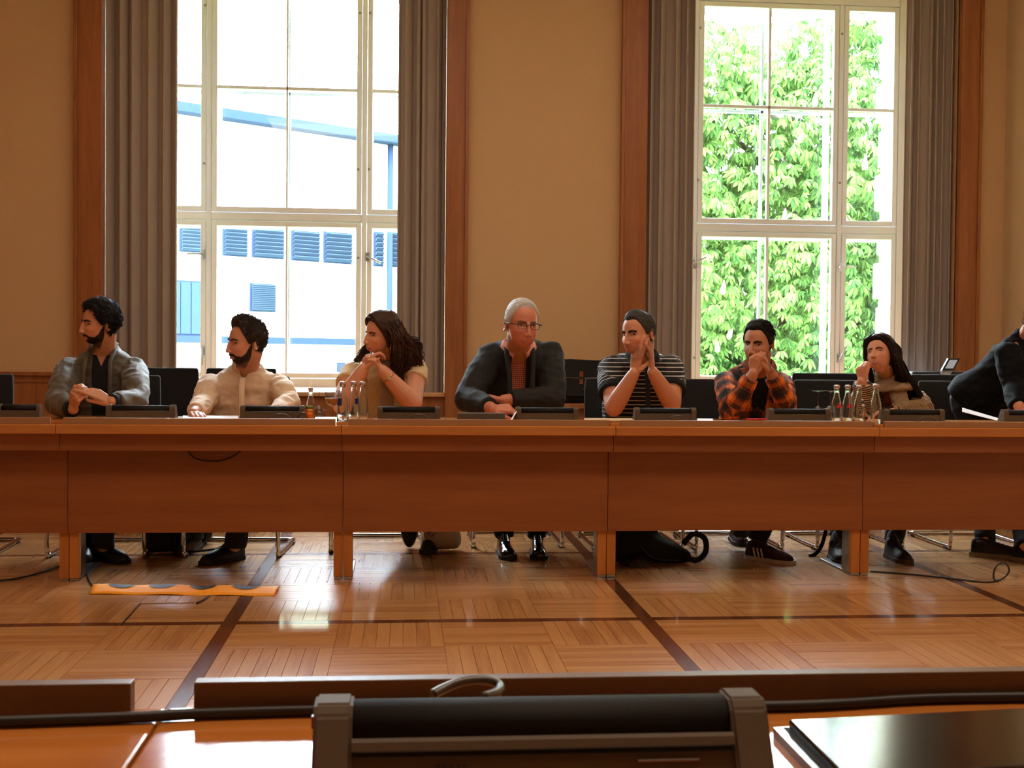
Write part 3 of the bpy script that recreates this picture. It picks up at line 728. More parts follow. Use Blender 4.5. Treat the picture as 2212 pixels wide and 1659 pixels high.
MB().box(-.24, .30, -.19, .30, ztp-.028, ztp, .01).build('lid', M['plastic_d'], cp_)
MB().box(-.19, -.165, -.214, -.21, ztp-.07, ztp-.055).build('button', M['black'], cp_)
MB().box(-.14, .2, -.213, -.21, ztp-.068, ztp-.06).build('vent_line', M['plastic_d'], cp_)
s = at(2053, 787, 8.05)
MB().tube([(s.x-cpx-.045, -.19, ztp-.03), (s.x-cpx-.005, -.19, s.z-.03)], .014, 8, flat=2.2).build('arm', M['plastic'], cp_)
sp = MB(); R = Matrix.Rotation(-.45, 3, 'Z') @ Matrix.Rotation(-.9, 3, 'X')
Rr = Matrix.Rotation(.62, 3, 'Y'); 
sk = Matrix(((1, 0, .55), (0, 1, 0), (0, 0, 1)))
sp.add([sk @ Vector(p) for p in MB().box(-.042, .042, -.012, .012, -.042, .042).v], MB().box(0, 1, 0, 1, 0, 1).f); so = sp.build('screen_housing', M['plastic_d'], cp_, (s.x-cpx, -.2, s.z))
sp = MB(); sp.add([sk @ Vector(p) for p in MB().box(-.027, .027, -.016, -.012, -.028, .030).v], MB().box(0, 1, 0, 1, 0, 1).f); sp.build('screen', mat('screen_glow', (.70, .75, .78), .3, emis=((.7, .75, .8), .35)), cp_, (s.x-cpx, -.2, s.z))
# ================================================================== bottles and glasses
M['bglass'] = mat('bottle_glass', (.96, .98, .98), .03, trans=1, ior=1.45); M['wglass'] = glass_thin('stemware_glass', (.84, .85, .88), .045); M['water'] = mat('water', (.98, .99, 1), .0, trans=1, ior=1.33)
M['capw'] = mat('crown_cap', (.75, .68, .68), .3, .8); M['juice'] = mat('orange_juice', (.93, .58, .10), .3); M['labelb'] = mat('label_blue', (.10, .14, .42), .5); M['labelr'] = mat('label_red', (.80, .10, .14), .5); M['labelw'] = mat('label_white', (.92, .9, .92), .5)
def bottle(px, py, Y, label, cap='capw', lab=None, water=False, h=.19, r=.0265, z0=ZT):
    x = X_(px, Y, py); t = empty('glass_bottle', (x, Y, z0), label, 'bottle')
    s = h/.19
    prof = [(0, .004), (r*.9, 0), (r, .004), (r, .035*s), (r*.98, .085*s), (r*.86, .115*s), (r*.55, .145*s), (r*.46, .165*s), (r*.5, .172*s), (r*.5, .19*s), (r*.40, .19*s), (r*.38, .168*s), (r*.47, .145*s), (r*.78, .114*s), (r*.88, .085*s), (r*.9, .035*s), (r*.86, .010), (0, .008)]
    MB().lathe(prof, seg=24).build('glass', M['bglass'], t)
    if water: MB().lathe([(0, .0085), (r*.85, .0105), (r*.89, .035*s), (0, .035*s)], seg=24).build('water', M['water'], t)
    if cap: MB().lathe([(r*.53, .181*s), (r*.56, .183*s), (r*.54, .194*s), (r*.45, .197*s), (0, .198*s)], seg=20).build('cap', M[cap], t)
    if lab:
        ma, z1, z2, a0, a1, kind = lab; v = []; n = 10
        for j, z in enumerate((z1, z2)):
            for k in range(n+1):
                a = math.radians(a0+(a1-a0)*k/n)
                if kind == 'tri' and j == 1: a = math.radians((a0+a1)/2+(a1-a0)*.04*(k-n/2)/n)
                zz = z*s; rr = np.interp(zz, [.035*s, .085*s, .115*s, .145*s], [r, r*.98, r*.86, r*.55])+.0006
                v.append((rr*math.cos(a), rr*math.sin(a), zz))
        MB().add(v, [(k, k+1, n+2+k, n+1+k) for k in range(n)], 0, True).build('paper_label', M[ma], t)
    return t
YB1 = 5.80
bottle(740, 880, YB1-.02, 'clear glass bottle with blue label, leftmost of three before the woman', lab=('labelb', .085, .12, 195, 265, ''))
bottle(764, 880, YB1+.02, 'clear glass bottle with blue sliver of label, middle of three before the woman', lab=('labelb', .09, .118, 285, 330, ''))
bottle(783, 880, YB1-.01, 'plain clear glass bottle, rightmost of three before the woman')
bottle(671, 870, 6.05, 'small bottle with pink cap between the white-shirt man\'s console and the glasses', 'cappink' if 'cappink' in M else 'capw', h=.155, r=.022)
bottle(1807, 880, YB1, 'clear glass bottle with red and white label, leftmost before the young woman', lab=('labelr', .088, .112, 240, 330, 'tri'), water=True)
bottle(1831, 880, YB1+.02, 'clear glass bottle with red and white label, second from the left before the young woman', lab=('labelr', .088, .112, 240, 320, 'tri'), water=True)
bottle(1856, 880, YB1, 'clear glass bottle without visible label, third from the left before the young woman', lab=('labelw', .095, .13, 280, 330, ''), water=True)
bottle(1892, 885, 5.70, 'clear glass bottle standing nearest, right of the other three', water=True, h=.198, r=.028, cap='capd' if 'capd' in M else 'capw')
def glass(px, Y, label, inv=False, juice=False, h=.15, z0=ZT, R=.033):
    x = X_(px, Y, 880); t = empty('wine_glass', (x, Y, z0), label, 'glass')
    pr = [(0, .003), (.028, .0), (.029, .002), (.006, .006), (.0032, .012), (.0032, h*.45), (.006, h*.48), (R*.7, h*.58), (R, h*.75), (R*.96, h), (R*.93, h), (R*.96, h*.75), (R*.66, h*.595), (.003, h*.5), (0, h*.495)]
    if inv: pr = [(r_, h-z) for r_, z in pr][::-1]
    MB().lathe(pr, seg=24).build('glass', M['wglass'], t)
    if juice: MB().lathe([(0, h*.5), (R*.64, h*.6), (R*.94, h*.76), (0, h*.76)], seg=24).build('juice', M['juice'], t)
    return t
glass(689, 5.95, 'upturned stemmed glass between the small bottle and the juice', inv=True)
glass(719, 5.93, 'stemmed glass of orange juice left of the three bottles', juice=True, R=.040)
glass(1767, 6.1, 'upturned stemmed glass behind the plaid-shirt man\'s console', inv=True, h=.16)
glass(1793, 6.12, 'upturned stemmed glass touching the leftmost labelled bottle', inv=True, h=.16)
o = empty('fruit_jar', (X_(668, 5.83, 880), 5.83, ZT), 'small jar with orange contents beside the white-shirt man\'s console', 'jar')
MB().lathe([(0, 0), (.022, 0), (.024, .01), (.022, .055), (.016, .07), (0, .07)], seg=16).build('jar', mat('jar_amber', (.75, .42, .12), .15, spec=.7), o)
MB().ell((0, -.006, .042), (.019, .019, .016)).build('orange', mat('orange_peel', (.92, .45, .12), .5), o)
MB().lathe([(0, .07), (.018, .068), (.016, .08), (0, .082)], seg=14).build('leafy_top', mat('leafy', (.45, .48, .16), .6), o)
# papers
def paper(corners, label, z=ZT+.001, col=(.92, .92, .95), lift=0):
    v = [Vector((p[0], p[1], z+(p[2] if len(p) > 2 else 0))) for p in corners]; c = sum(v, Vector())/4
    vs = [p-c for p in v]; o = MB().add([(p.x, p.y, p.z) for p in vs]+[(p.x, p.y, p.z+.0012) for p in vs], [(3, 2, 1, 0), (4, 5, 6, 7), (0, 1, 5, 4), (1, 2, 6, 5), (2, 3, 7, 6), (3, 0, 4, 7)]).build('paper', mat('sheet', col, .7)); o.location = c
    return tag(o, label, 'paper')
def pr_(x0, x1, y0, y1): return [(X_(x0, y0), y0), (X_(x1, y0), y0), (X_(x1, y1), y1), (X_(x0, y1), y1)]
paper(pr_(395, 515, 5.95, 6.2), 'white sheet on the table before the white-shirt man\'s arm', z=ZT+.012)
paper(pr_(1262, 1370, 5.72, 5.95), 'cream sheets on the table under the striped-shirt man\'s elbow', z=ZT+.022, col=(.85, .75, .62))
paper(pr_(1506, 1540, 5.75, 5.95), 'white sheet between the striped-shirt man and the plaid-shirt man', z=ZT+.022)
q = pr_(2078, 2165, 5.9, 6.15); paper([(*q[0], .05), (*q[1], .0), (*q[2], .0), (*q[3], .06)], 'white sheets curling up on the table before the bending person', z=ZT+.015)
paper([(*pr_(1100, 1116, 5.66, 5.9)[k], (.0, .06, .06, 0)[k]) for k in range(4)], 'white card standing left of the grey-haired man\'s console', z=ZT+.004)
for x0, x1, lab in ((1612, 1638, 'pink pen lying left on the table before the plaid-shirt man'), (1640, 1656, 'pink marker lying right, next to the console of the plaid-shirt man')):
    o = MB().tube([(X_(x0, 5.7), 5.70, ZT+.034), (X_(x1, 5.7), 5.69, ZT+.034)], .004, 8).build('pen', mat('pink', (.85, .15, .25), .4)); tag(o, lab, 'pen')
# small plain holder before the grey-haired man
x0, x1 = X_(988, 5.72), X_(1090, 5.72)
o = MB().prism([(5.70, ZT), (5.70, ZT+.055), (5.712, ZT+.058), (5.76, ZT)], x0, x1).build('desk_holder', M['unit']); tag(o, 'plain grey desk holder under the grey-haired man\'s crossed arms', 'holder')
# ================================================================== floor things
tp = empty('floor_tape', atz(400, 1278, 0), 'yellow and black hazard tape strip stuck over a cable on the parquet', 'tape')
lo = Vector(tp.location); cs = [atz(*p, 0)-lo for p in ((193, 1284), (592, 1288), (606, 1271), (207, 1266))]
def tpt(u, v):
    p = cs[0].lerp(cs[1], u).lerp(cs[3].lerp(cs[2], u), v); return Vector((p.x, p.y, .003+.020*(min(1, v/.55) if v < .55 else max(0, 1-(v-.55)/.45)**.5*.9+.1)+.002*math.sin(u*19)))
yel = MB(); n = 40
yel.add([tpt(i/n, j/6) for j in range(7) for i in range(n+1)], [(j*(n+1)+i, j*(n+1)+i+1, (j+1)*(n+1)+i+1, (j+1)*(n+1)+i) for j in range(6) for i in range(n)], 0, True)
o = yel.build('tape', mat('tape_yellow', (1, .66, .02), .6), tp); o.modifiers.new('s', 'SOLIDIFY').thickness = .001
for u in (.08, .3, .52, .75):
    b = MB(); v = []
    for k in range(9):
        t = k/8; v += [tpt(u+t*.15, .56-.22*math.sin(math.pi*t)**.7)+Vector((0, -.001, .0022)), tpt(u+t*.15+.02, .62)+Vector((0, -.001, .0025))]
    b.add(v, [(2*k, 2*k+1, 2*k+3, 2*k+2) for k in range(8)], 0, True).build('black_stripe', mat('stripe_black', (.20, .15, .14), .5), tp)
def floorcable(pts, label, r=.0045, z=.005):
    P = []
    for p in pts:
        if len(p) == 3: q = at(p[0], p[1], p[2])
        else: q = atz(p[0], p[1], z)
        P.append(Vector(q))
    o = MB().tube(smooth_path(P, 6), r, 8).build('cable', M['cable']); return tag(o, label, 'cable')
floorcable([(-30, 1255), (20, 1252), (70, 1242), (125, 1224), (160, 1218)], 'black cable on the parquet at the left, running behind the table leg')
floorcable([(168, 1218), (185, 1224), (189, 1240), (193, 1255), (202, 1268)], 'short black cable from the left table leg to the yellow tape')
floorcable([(452, 1287), (440, 1296), (425, 1303)], 'short black cable end coming out under the yellow tape')
a = atz(2150, 1253, 0); Yc = a.y
floorcable([(1880, 1234), (1960, 1240), (2040, 1248), (2100, 1255), (2140, 1257), (2168, 1248, Yc), (2180, 1232, Yc), (2172, 1217, Yc-.02), (2158, 1218, Yc-.03), (2148, 1232, Yc-.03), (2147, 1250, Yc-.02), (2156, 1255)], 'black cable ending in an upright loop on the floor at the right')
o = MB().tube(smooth_path([at(404, 966, 5.80), at(412, 982, 5.80), at(430, 993, 5.80), at(470, 996, 5.80), at(505, 985, 5.80), at(528, 966, 5.80)], 6), .0035, 8).build('cable', M['cable']); tag(o, 'black cable sagging below the table apron at the left', 'cable')
# backpacks and bags under the table
blk = mat('bag_cloth', (.045, .045, .05), .85, bump=(90, .4, .003))
def bagobj(name, loc, label, hw, hd, h, col, top=.7, rz=0, tilt=0):
    t = empty(name, loc, label, 'bag', rz=rz); b = puff(MB(), 0, 0, 0, h, hw, hd, top)
    if tilt: b.v = [tuple(Vector((x+tilt*z, y, z))) for x, y, z in b.v]
    o = b.build('body', col, t); m = o.modifiers.new('d', 'DISPLACE'); tx = bpy.data.textures.new('n', 'CLOUDS'); tx.noise_scale = .09; m.texture = tx; m.strength = .03
    s = o.modifiers.new('s', 'SUBSURF'); s.levels = 1; s.render_levels = 1; o.modifiers.move(1, 0)
    return t
q = atz(352, 1203, 0); t = bagobj('backpack', (q.x, q.y+.12, 0.005), 'black backpack on the floor between the two left men', .115, .10, .42, blk, .7)
MB().tube(smooth_path([Vector(p) for p in ((.09, -.08, .02), (.16, -.07, .015), (.24, -.04, .02), (.27, -.02, .015))], 4), .006, 6).build('strap', blk, t)
for sx in (-1, 1): MB().tube(smooth_path([Vector((sx*.05, -.115, .33)), Vector((sx*.06, -.135, .2)), Vector((sx*.06, -.115, .06))], 4), .012, 8, flat=.4).build('shoulder_strap', blk, t)
q = atz(398, 1190, 0); t = bagobj('shoulder_bag', (q.x+.02, q.y+.22, 0.005), 'black bag slumped behind the black backpack on the floor', .09, .08, .30, blk, .8)
q = atz(962, 1195, 0); t = bagobj('tote_bag', (q.x, q.y+.08, .005), 'grey-beige cloth tote bag with dark letters under the table', .105, .06, .36, mat('canvas', (.74, .69, .64), .8, bump=(150, .3, .002)), .8, tilt=-.25)
def text(parent, s, size, loc, rot, m):
    c = bpy.data.curves.new('t', 'FONT'); c.body = s; c.size = size; c.extrude = .0006; o = bpy.data.objects.new('tmp', c); COL.objects.link(o)
    dg = bpy.context.evaluated_depsgraph_get(); me = bpy.data.meshes.new_from_object(o.evaluated_get(dg)); bpy.data.objects.remove(o)
    me.materials.clear(); o2 = link('lettering', me, m, parent); o2.location = loc; o2.rotation_euler = rot; return o2
text(t, '/S', .06, (-.135, -.078, .155), (math.pi/2, .25, 0), mat('ink', (.10, .09, .10), .7)); text(t, 'RE', .045, (-.105, -.082, .10), (math.pi/2, .6, 0), mat('ink_red', (.42, .22, .22), .7))
for x in (-.02, .04): MB().tube(smooth_path([Vector((x-.12, -.02, .33)), Vector((x-.06, -.05, .42)), Vector((x+.02, -.02, .33))], 4), .008, 6, flat=.3).build('handle', mat('canvas_handle%d' % int(x*100), (.5, .45, .4), .8), t)
q = atz(1420, 1222, 0); t = bagobj('backpack', (q.x-.03, q.y+.12, .005), 'black backpack lying on the floor beneath the man in striped shirt', .20, .10, .20, blk, .6)
for v in t.children[0].data.vertices:
    x, z = v.co.x, v.co.z; v.co.z = z*(1.25-.95*(x+.2)/.4)+.0; v.co.x = x*1.15
MB().tube(smooth_path([Vector(p) for p in ((.17, -.09, .10), (.22, -.10, .155), (.28, -.10, .13), (.285, -.10, .06), (.24, -.10, .02), (.18, -.10, .03))], 5), .015, 8, flat=.4, up=(0, 1, 0)).build('strap', blk, t)
MB().tube(smooth_path([Vector(p) for p in ((-.06, -.12, .10), (-.02, -.13, .055), (.03, -.13, .03), (.1, -.13, .025), (.14, -.11, .02))], 5), .008, 6, flat=.5).build('lower_strap', mat('strap_grey', (.2, .2, .2), .7), t)
q = atz(1745, 1203, 0)
o = MB().tube(smooth_path([at(1786, 1120, q.y+.1), at(1783, 1150, q.y+.08), at(1774, 1180, q.y+.05), at(1762, 1196, q.y+.02), at(1748, 1202, q.y)], 6), .011, 8, flat=.25, up=(0, 1, 0)).build('hanging_strap', blk); tag(o, 'black strap hanging to the floor left of the young woman\'s boots', 'strap')
# ================================================================== people
def V(*a): return Vector(a)
def sph_grid(NT=90, NP=120):
    th = np.linspace(.02, math.pi-.02, NT)[:, None]; ph = np.linspace(0, 2*math.pi, NP, endpoint=False)[None, :]
    return np.stack([np.sin(th)*np.cos(ph), np.sin(th)*np.sin(ph), np.cos(th)*np.ones_like(ph)], -1)
def head_surface(sex='m', jaw=1.0):
    D = sph_grid(); 
    def ell(c, r):
        c = np.array(c); r = np.array(r); A = ((D/r)**2).sum(-1); B = -2*((D*c)/r**2).sum(-1); C_ = ((c/r)**2).sum()-1
        disc = np.maximum(B*B-4*A*C_, 0); return np.where(B*B-4*A*C_ > 0, (-B+np.sqrt(disc))/(2*A), .001)
    w = 1.0 if sex == 'm' else .95
    r1 = ell((0, .008, .026), (.0745, .097, .088)); r2 = ell((0, -.032, -.044), (.058*w*jaw, .061, .068 if sex == 'm' else .064)); r3 = ell((0, -.02, -.02), (.066*w, .074, .07))
    p = 14; r = (r1**p+r2**p+r3**p)**(1/p)*.985
    P = D*r[..., None]
    def bump(c, s, a, mir=True):
        out = 0
        for m in ((1, -1) if mir and abs(c[0]) > 1e-6 else (1,)):
            q = (P-np.array([c[0]*m, c[1], c[2]]))/np.array(s); out = out+a*np.exp(-(q**2).sum(-1))
        return out
    d = bump((.031, -.085, .0), (.019, .03, .012), -.010)+bump((.012, -.09, .0), (.010, .03, .012), -.004)
    d = d+bump((.028, -.09, .020), (.022, .03, .008), .0035 if sex == 'm' else .001)+bump((.046, -.07, -.030), (.018, .03, .014), .004)
    d = d+bump((.046, -.055, -.065), (.018, .03, .018), -.002)+bump((0, -.09, -.070), (.026, .03, .022), .004)+bump((0, -.088, -.104), (.018, .03, .012), .007)
    d = d+bump((0, -.095, -.093), (.02, .02, .006), -.003)+bump((0, -.095, .055), (.04, .03, .02), .002)
    if sex == 'm': d = d+bump((.052, -.015, -.075), (.02, .04, .02), .005)
    return D, P+D*d[..., None]
HS = {'m': head_surface('m'), 'f': head_surface('f')}
def grid_faces(NT, NP): return [(i*NP+k, (i+1)*NP+k, (i+1)*NP+(k+1) % NP, i*NP+(k+1) % NP) for i in range(NT-1) for k in range(NP)]
def face_y(P, x, z):
    m = P[..., 1] < -.03; d = (P[..., 0]-x)**2+(P[..., 2]-z)**2+np.where(m, 0, 9); return float(P[..., 1].flat[int(d.argmin())])
def sstep(a, b, x): t = np.clip((x-a)/(b-a), 0, 1); return t*t*(3-2*t)
def azim(P): return np.degrees(np.arctan2(np.abs(P[..., 0]), -P[..., 1]))     # 0 = face, 180 = nape
def remesh(mb, voxel, smooth=2, name='body', lap=.5):
    me = mb.mesh('tmp'); o = bpy.data.objects.new('tmp', me); COL.objects.link(o)
    m = o.modifiers.new('r', 'REMESH'); m.mode = 'VOXEL'; m.voxel_size = voxel; m.use_smooth_shade = True
    if smooth: s = o.modifiers.new('s', 'SMOOTH'); s.factor = lap; s.iterations = smooth
    dg = bpy.context.evaluated_depsgraph_get(); out = bpy.data.meshes.new_from_object(o.evaluated_get(dg)); out.name = name
    bpy.data.objects.remove(o); bpy.data.meshes.remove(me)
    return out
def coords(me):
    a = np.empty(len(me.vertices)*3, np.float32); me.vertices.foreach_get('co', a); return a.reshape(-1, 3).astype(float)
def setco(me, a): me.vertices.foreach_set('co', a.astype(np.float32).ravel()); me.update()
def normals(me):
    a = np.empty(len(me.vertices)*3, np.float32); me.vertex_normals.foreach_get('vector', a); return a.reshape(-1, 3).astype(float)
def add_head(mb, Hm, sex, s):
    D, P = HS[sex]; NT, NP = P.shape[:2]
    vs = [Hm @ Vector(p) for p in P.reshape(-1, 3)]; n = len(vs); vs += [Hm @ Vector((0, 0, float(P[0, 0, 2]))), Hm @ Vector((0, 0, float(P[-1, 0, 2])))]
    fs = grid_faces(NT, NP)+[(n, k, (k+1) % NP) for k in range(NP)]+[(n+1, (NT-1)*NP+(k+1) % NP, (NT-1)*NP+k) for k in range(NP)]
    mb.add(vs, fs, 0, True)
    t = lambda pts, r, **k: mb.tube([Hm @ Vector(p) for p in pts], [x*s for x in (r if isinstance(r, (list, tuple)) else [r]*len(pts))], 10, **k)
    e = lambda c, r, rot=None: mb.ell(Hm @ Vector(c), [x*s for x in r], (Hm.to_3x3().normalized() @ rot) if rot else Hm.to_3x3().normalized(), 12, 8)
    f = 1 if sex == 'm' else .88
    t([(0, -.088, .012), (0, -.098, -.008), (0, -.1045, -.028), (0, -.1085, -.040)], [.0078*f, .0082*f, .0092*f, .0102*f])
    e((0, -.1075, -.042), (.0115*f, .0100, .009)); 
    for m in (1, -1):
        e((m*.0115*f, -.103, -.044), (.0072*f, .0095, .0068))
        # ear
        R = Matrix.Rotation(m*.38, 3, 'Z') @ Matrix.Rotation(-.2, 3, 'X')
        e((m*.0745, .016, -.010), (.0055, .016, .029), R)
        c = V(m*.0775, .018, -.010)
        arc = [c+R @ V(m*.004, .016*math.cos(a), .029*math.sin(a)) for a in [math.radians(x) for x in (-95, -40, 0, 40, 80, 120, 150)]]
        t([tuple(q) for q in arc], [.0045, .003, .003, .0034, .0034, .003, .003])
        # eyelids
        y = face_y(P, m*.031, 0)
        e((m*.031, y+.0045, .0085), (.0155, .0085, .0062)); e((m*.031, y+.0045, -.0088), (.0145, .0075, .005))
    ym = face_y(P, 0, -.073)+.0025; ys = face_y(P, .022, -.073)+.001
    lp = .9 if sex == 'm' else .88
    t([(-.023, ys+.003, -.0745), (-.010, ym-.0005, -.071), (0, ym-.0008, -.072), (.010, ym-.0005, -.071), (.023, ys+.003, -.0745)], [.002, .0042*lp, .0040*lp, .0042*lp, .002])
    t([(-.021, ys+.003, -.0765), (-.009, ym-.001, -.081), (0, ym-.0015, -.0818), (.009, ym-.001, -.081), (.021, ys+.003, -.0765)], [.002, .0048*lp, .0052*lp, .0048*lp, .002])
BEARD_A = np.array([0, 12, 18, 26, 45, 62, 75, 92, 100]); BEARD_Z = np.array([-.055, -.055, -.057, -.068, -.072, -.055, -.028, .0, .0])
def beard_mask(L, full=True):
    """L: head-local coordinates (n,3) -> 0..1"""
    a = azim(L); zt = np.interp(a, BEARD_A, BEARD_Z); m = sstep(.010, -.010, L[..., 2]-zt)*sstep(98, 86, a)*sstep(-.15, -.125, L[..., 2])
    lips = np.exp(-((L[..., 0]/.024)**2)**2-(((L[..., 2]+.0765)/.0095)**2)**2)*(L[..., 1] < -.04)
    if not full: m = m*.8
    return m*(1-np.clip(lips*1.3, 0, 1))*(L[..., 1] < .04)
def lips_mask(L): return np.exp(-((L[..., 0]/.023)**2)**3-(((L[..., 2]+.0765)/.0075)**2)**2)*(L[..., 1] < -.05)
def hand(mb, W, f, n, lat, curls, s=1.0, thumb=(35, 25, 20), spread=0.0, thumb_in=.3):
    """W wrist, f forearm-to-knuckle direction, n out of the palm, th=+1/-1 side of the thumb"""
    f = f.normalized(); n = (n-f*n.dot(f)).normalized(); l = f.cross(n); l = l if l.dot(lat) > 0 else -l
    off = [.0275, .0093, -.0093, -.0265]; ln = [.086, .089, .084, .076]; rad = [.0093, .0096, .0092, .0082]
    ph = [(.043, .025, .020), (.047, .029, .021), (.043, .027, .021), (.034, .021, .018)]
    mb.ell(W+f*.004*s, (.024*s, .024*s, .024*s))
    mb.tube([W+f*.012*s+l*.002*s, W+f*.045*s, W+f*.078*s], [.025*s, .031*s, .036*s], 12, flat=.36, up=n)
    for i in range(4):
        K = W+f*ln[i]*s+l*off[i]*s
        mb.tube([W+f*.012*s+l*off[i]*.5*s, K], [.0125*s, .0105*s], 8); 
        a = spread*(off[i]/.03); d = (f*math.cos(a)+l*math.sin(a)).normalized(); nn = n
        pts = [K]; rr = [rad[i]*1.08]
        mb.ell(K-n*.001*s, rad[i]*1.12*s, None, 8, 6)
        for j in range(3):
            c = math.radians(curls[i][j] if isinstance(curls[i], (tuple, list)) else curls[i]*(1, 1.1, .7)[j])
            d, nn = (d*math.cos(c)+nn*math.sin(c)).normalized(), (nn*math.cos(c)-d*math.sin(c)).normalized()
            p = pts[-1]+d*ph[i][j]*s; 
            mb.tube([pts[-1], p], [rad[i]*(1.02, .95, .88)[j]*s, rad[i]*(.93, .86, .70)[j]*s], 8); mb.ell(p, rad[i]*(.95, .88, .70)[j]*s, None, 8, 6)
            pts.append(p)
    # thumb
    T0 = W+f*.018*s+l*.020*s+n*.006*s
    a, b, c = [math.radians(x) for x in thumb]
    d = (f*math.cos(a)+l*math.sin(a)+n*thumb_in).normalized()
    T1 = T0+d*.036*s; 
    ax = (f-l*.3).normalized(); d2 = (d+ax*math.tan(b)*.8+n*.15).normalized(); T2 = T1+d2*.029*s; d3 = (d2+ax*math.tan(c)*.6+n*.1).normalized(); T3 = T2+d3*.022*s
    for p, q, r0, r1 in ((T0, T1, .0155, .0115), (T1, T2, .0112, .0098), (T2, T3, .0098, .0082)):
        mb.tube([p, q], [r0*s, r1*s], 10); mb.ell(q, r1*1.02*s, None, 8, 6)
    mb.ell(T0, .0150*s, None, 10, 7)
def loft(mb, secs, seg=28, pw=.8):
    """secs: (centre, xaxis, yaxis, hw, hd)"""
    vs = []
    for c, ax, ay, hw, hd in secs:
        for k in range(seg):
            a = 2*math.pi*k/seg; x = math.copysign(abs(math.cos(a))**pw, math.cos(a)); y = math.copysign(abs(math.sin(a))**pw, math.sin(a))
            vs.append(c+ax*hw*x+ay*hd*y)
    n = len(secs); fs = [(i*seg+k, i*seg+(k+1) % seg, (i+1)*seg+(k+1) % seg, (i+1)*seg+k) for i in range(n-1) for k in range(seg)]
    fs += [tuple(range(seg))[::-1], tuple((n-1)*seg+k for k in range(seg))]
    return mb.add(vs, fs, 0, True)
def torso(mb, p, g=0.0, neckg=0.0, top=True, bottom=0.0, bulk=1.0):
    SL, SR, N, PV = p['SL'], p['SR'], p['N'], p['PV']; sm = (SL+SR)/2; ax = (SR-SL).normalized(); hs = (SR-SL).length/2
    up = (N-PV).normalized(); ay = ax.cross(up).normalized()
    b = bulk*p.get('bulk', 1.0)
    ch = PV.lerp(sm, .62)-ay*p.get('belly', .0)*0+ay*.02; wa = PV.lerp(sm, .32)+ay*.015
    bw = p.get('w', 1.0)
    nn_ = N-sm
    S = [(PV-up*(.08+bottom), ax, ay, .165*bw*b+g, .13*b+g), (PV, ax, ay, .17*bw*b+g, .13*b+g), (wa, ax, ay, .150*bw*b+g, .115*b+g+p.get('belly', 0)), (ch, ax, ay, .165*bw*b+g, .118*b+g),
         (PV.lerp(sm, .84), ax, ay, .172*bw*b+g, .112*b+g), (sm-up*.030, ax, ay, hs*1.02+g, .090*b+g), (sm+nn_*.20, ax, ay, hs*.92+g, .080*b+g), (sm+nn_*.46, ax, ay, hs*.74+g, .070+g), (sm+nn_*.74, ax, ay, hs*.53+g*.9, .062+g*.8), (N, ax, ay, .066+g*.6+neckg, .060+g*.6+neckg)]
    if top: S.append((N+up*.03, ax, ay, .056+g*.4+neckg, .056+g*.4+neckg))
    loft(mb, S)
def limb(mb, pts, rs, seg=14):
    mb.tube(pts, rs, seg)
    for p, r in zip(pts, rs): mb.ell(p, r, None, 12, 8)
def trail(A, B, C, n=4): return [A, A.lerp(B, .5), B, B.lerp(C, .5), C]
skin_cache = {}
def attr_mat(name, rough=.5, sss=0, bump=None, sheen=0):
    m = mat(name, (.5, .5, .5), rough, bump=bump, sheen=sheen, sss=sss); nt = m.node_tree
    a = nt.nodes.new('ShaderNodeAttribute'); a.attribute_name = 'Col'; nt.links.new(a.outputs['Color'], nt.nodes['Principled BSDF'].inputs['Base Color']); return m
M['skin'] = attr_mat('skin', .52, .12, (350, .25, .0006))
def set_attr(me, name, cols):
    at_ = me.color_attributes.new(name, 'FLOAT_COLOR', 'POINT'); c = np.ones((len(cols), 4), np.float32); c[:, :3] = cols; at_.data.foreach_set('color', c.ravel())
def set_vec(me, name, vec):
    at_ = me.attributes.new(name, 'FLOAT_VECTOR', 'POINT'); at_.data.foreach_set('vector', vec.astype(np.float32).ravel())
def head_matrix(c, yaw, pitch, roll, s):
    return Matrix.Translation(c) @ (Matrix.Rotation(math.radians(yaw), 4, 'Z') @ Matrix.Rotation(math.radians(roll), 4, 'Y') @ Matrix.Rotation(math.radians(-pitch), 4, 'X')) @ Matrix.Scale(s, 4)
def make_local(me, loc): a = coords(me); a -= np.array(loc); setco(me, a)
def shellmesh(sex, Hm, thick, inside, name, m, parent, loc, nz=(0, 1), seed=0, smooth=True, zs=1):
    """shell over the head: thick(P,D) metres (<=0 -> tucked under the skin) on directions of the head grid"""
    D, P = HS[sex]; T = thick(P, D); Q = P+D*T[..., None]
    NT, NP = P.shape[:2]; keep = inside(P) > .02
    fs = []
    for i in range(NT-1):
        for k in range(NP):
            k2 = (k+1) % NP
            if keep[i, k] or keep[i+1, k] or keep[i+1, k2] or keep[i, k2]: fs.append((i*NP+k, (i+1)*NP+k, (i+1)*NP+k2, i*NP+k2))
    Qf = Q.reshape(-1, 3)
    b = MB(); b.v = [tuple(Hm @ Vector(q)-loc) for q in Qf]; b.f = fs; b.mi = [0]*len(fs); b.sm = [True]*len(fs)
    if keep[0].any(): b.v.append(tuple(Hm @ Vector((0, 0, float(Q[0, :, 2].mean())))-loc)); n = len(b.v)-1; fs2 = [(n, k, (k+1) % NP) for k in range(NP)]; b.f += fs2; b.mi += [0]*NP; b.sm += [True]*NP
    return b, Q
def noise3(P, f, seed=0, k=2):
    out = np.zeros(P.shape[:-1]); o = out.reshape(-1); A = P.reshape(-1, 3)
    for i in range(len(o)): o[i] = noise.fractal(Vector(A[i]*f)+Vector((seed*7.1, 3, 1)), .6, 2.0, k)
    return out
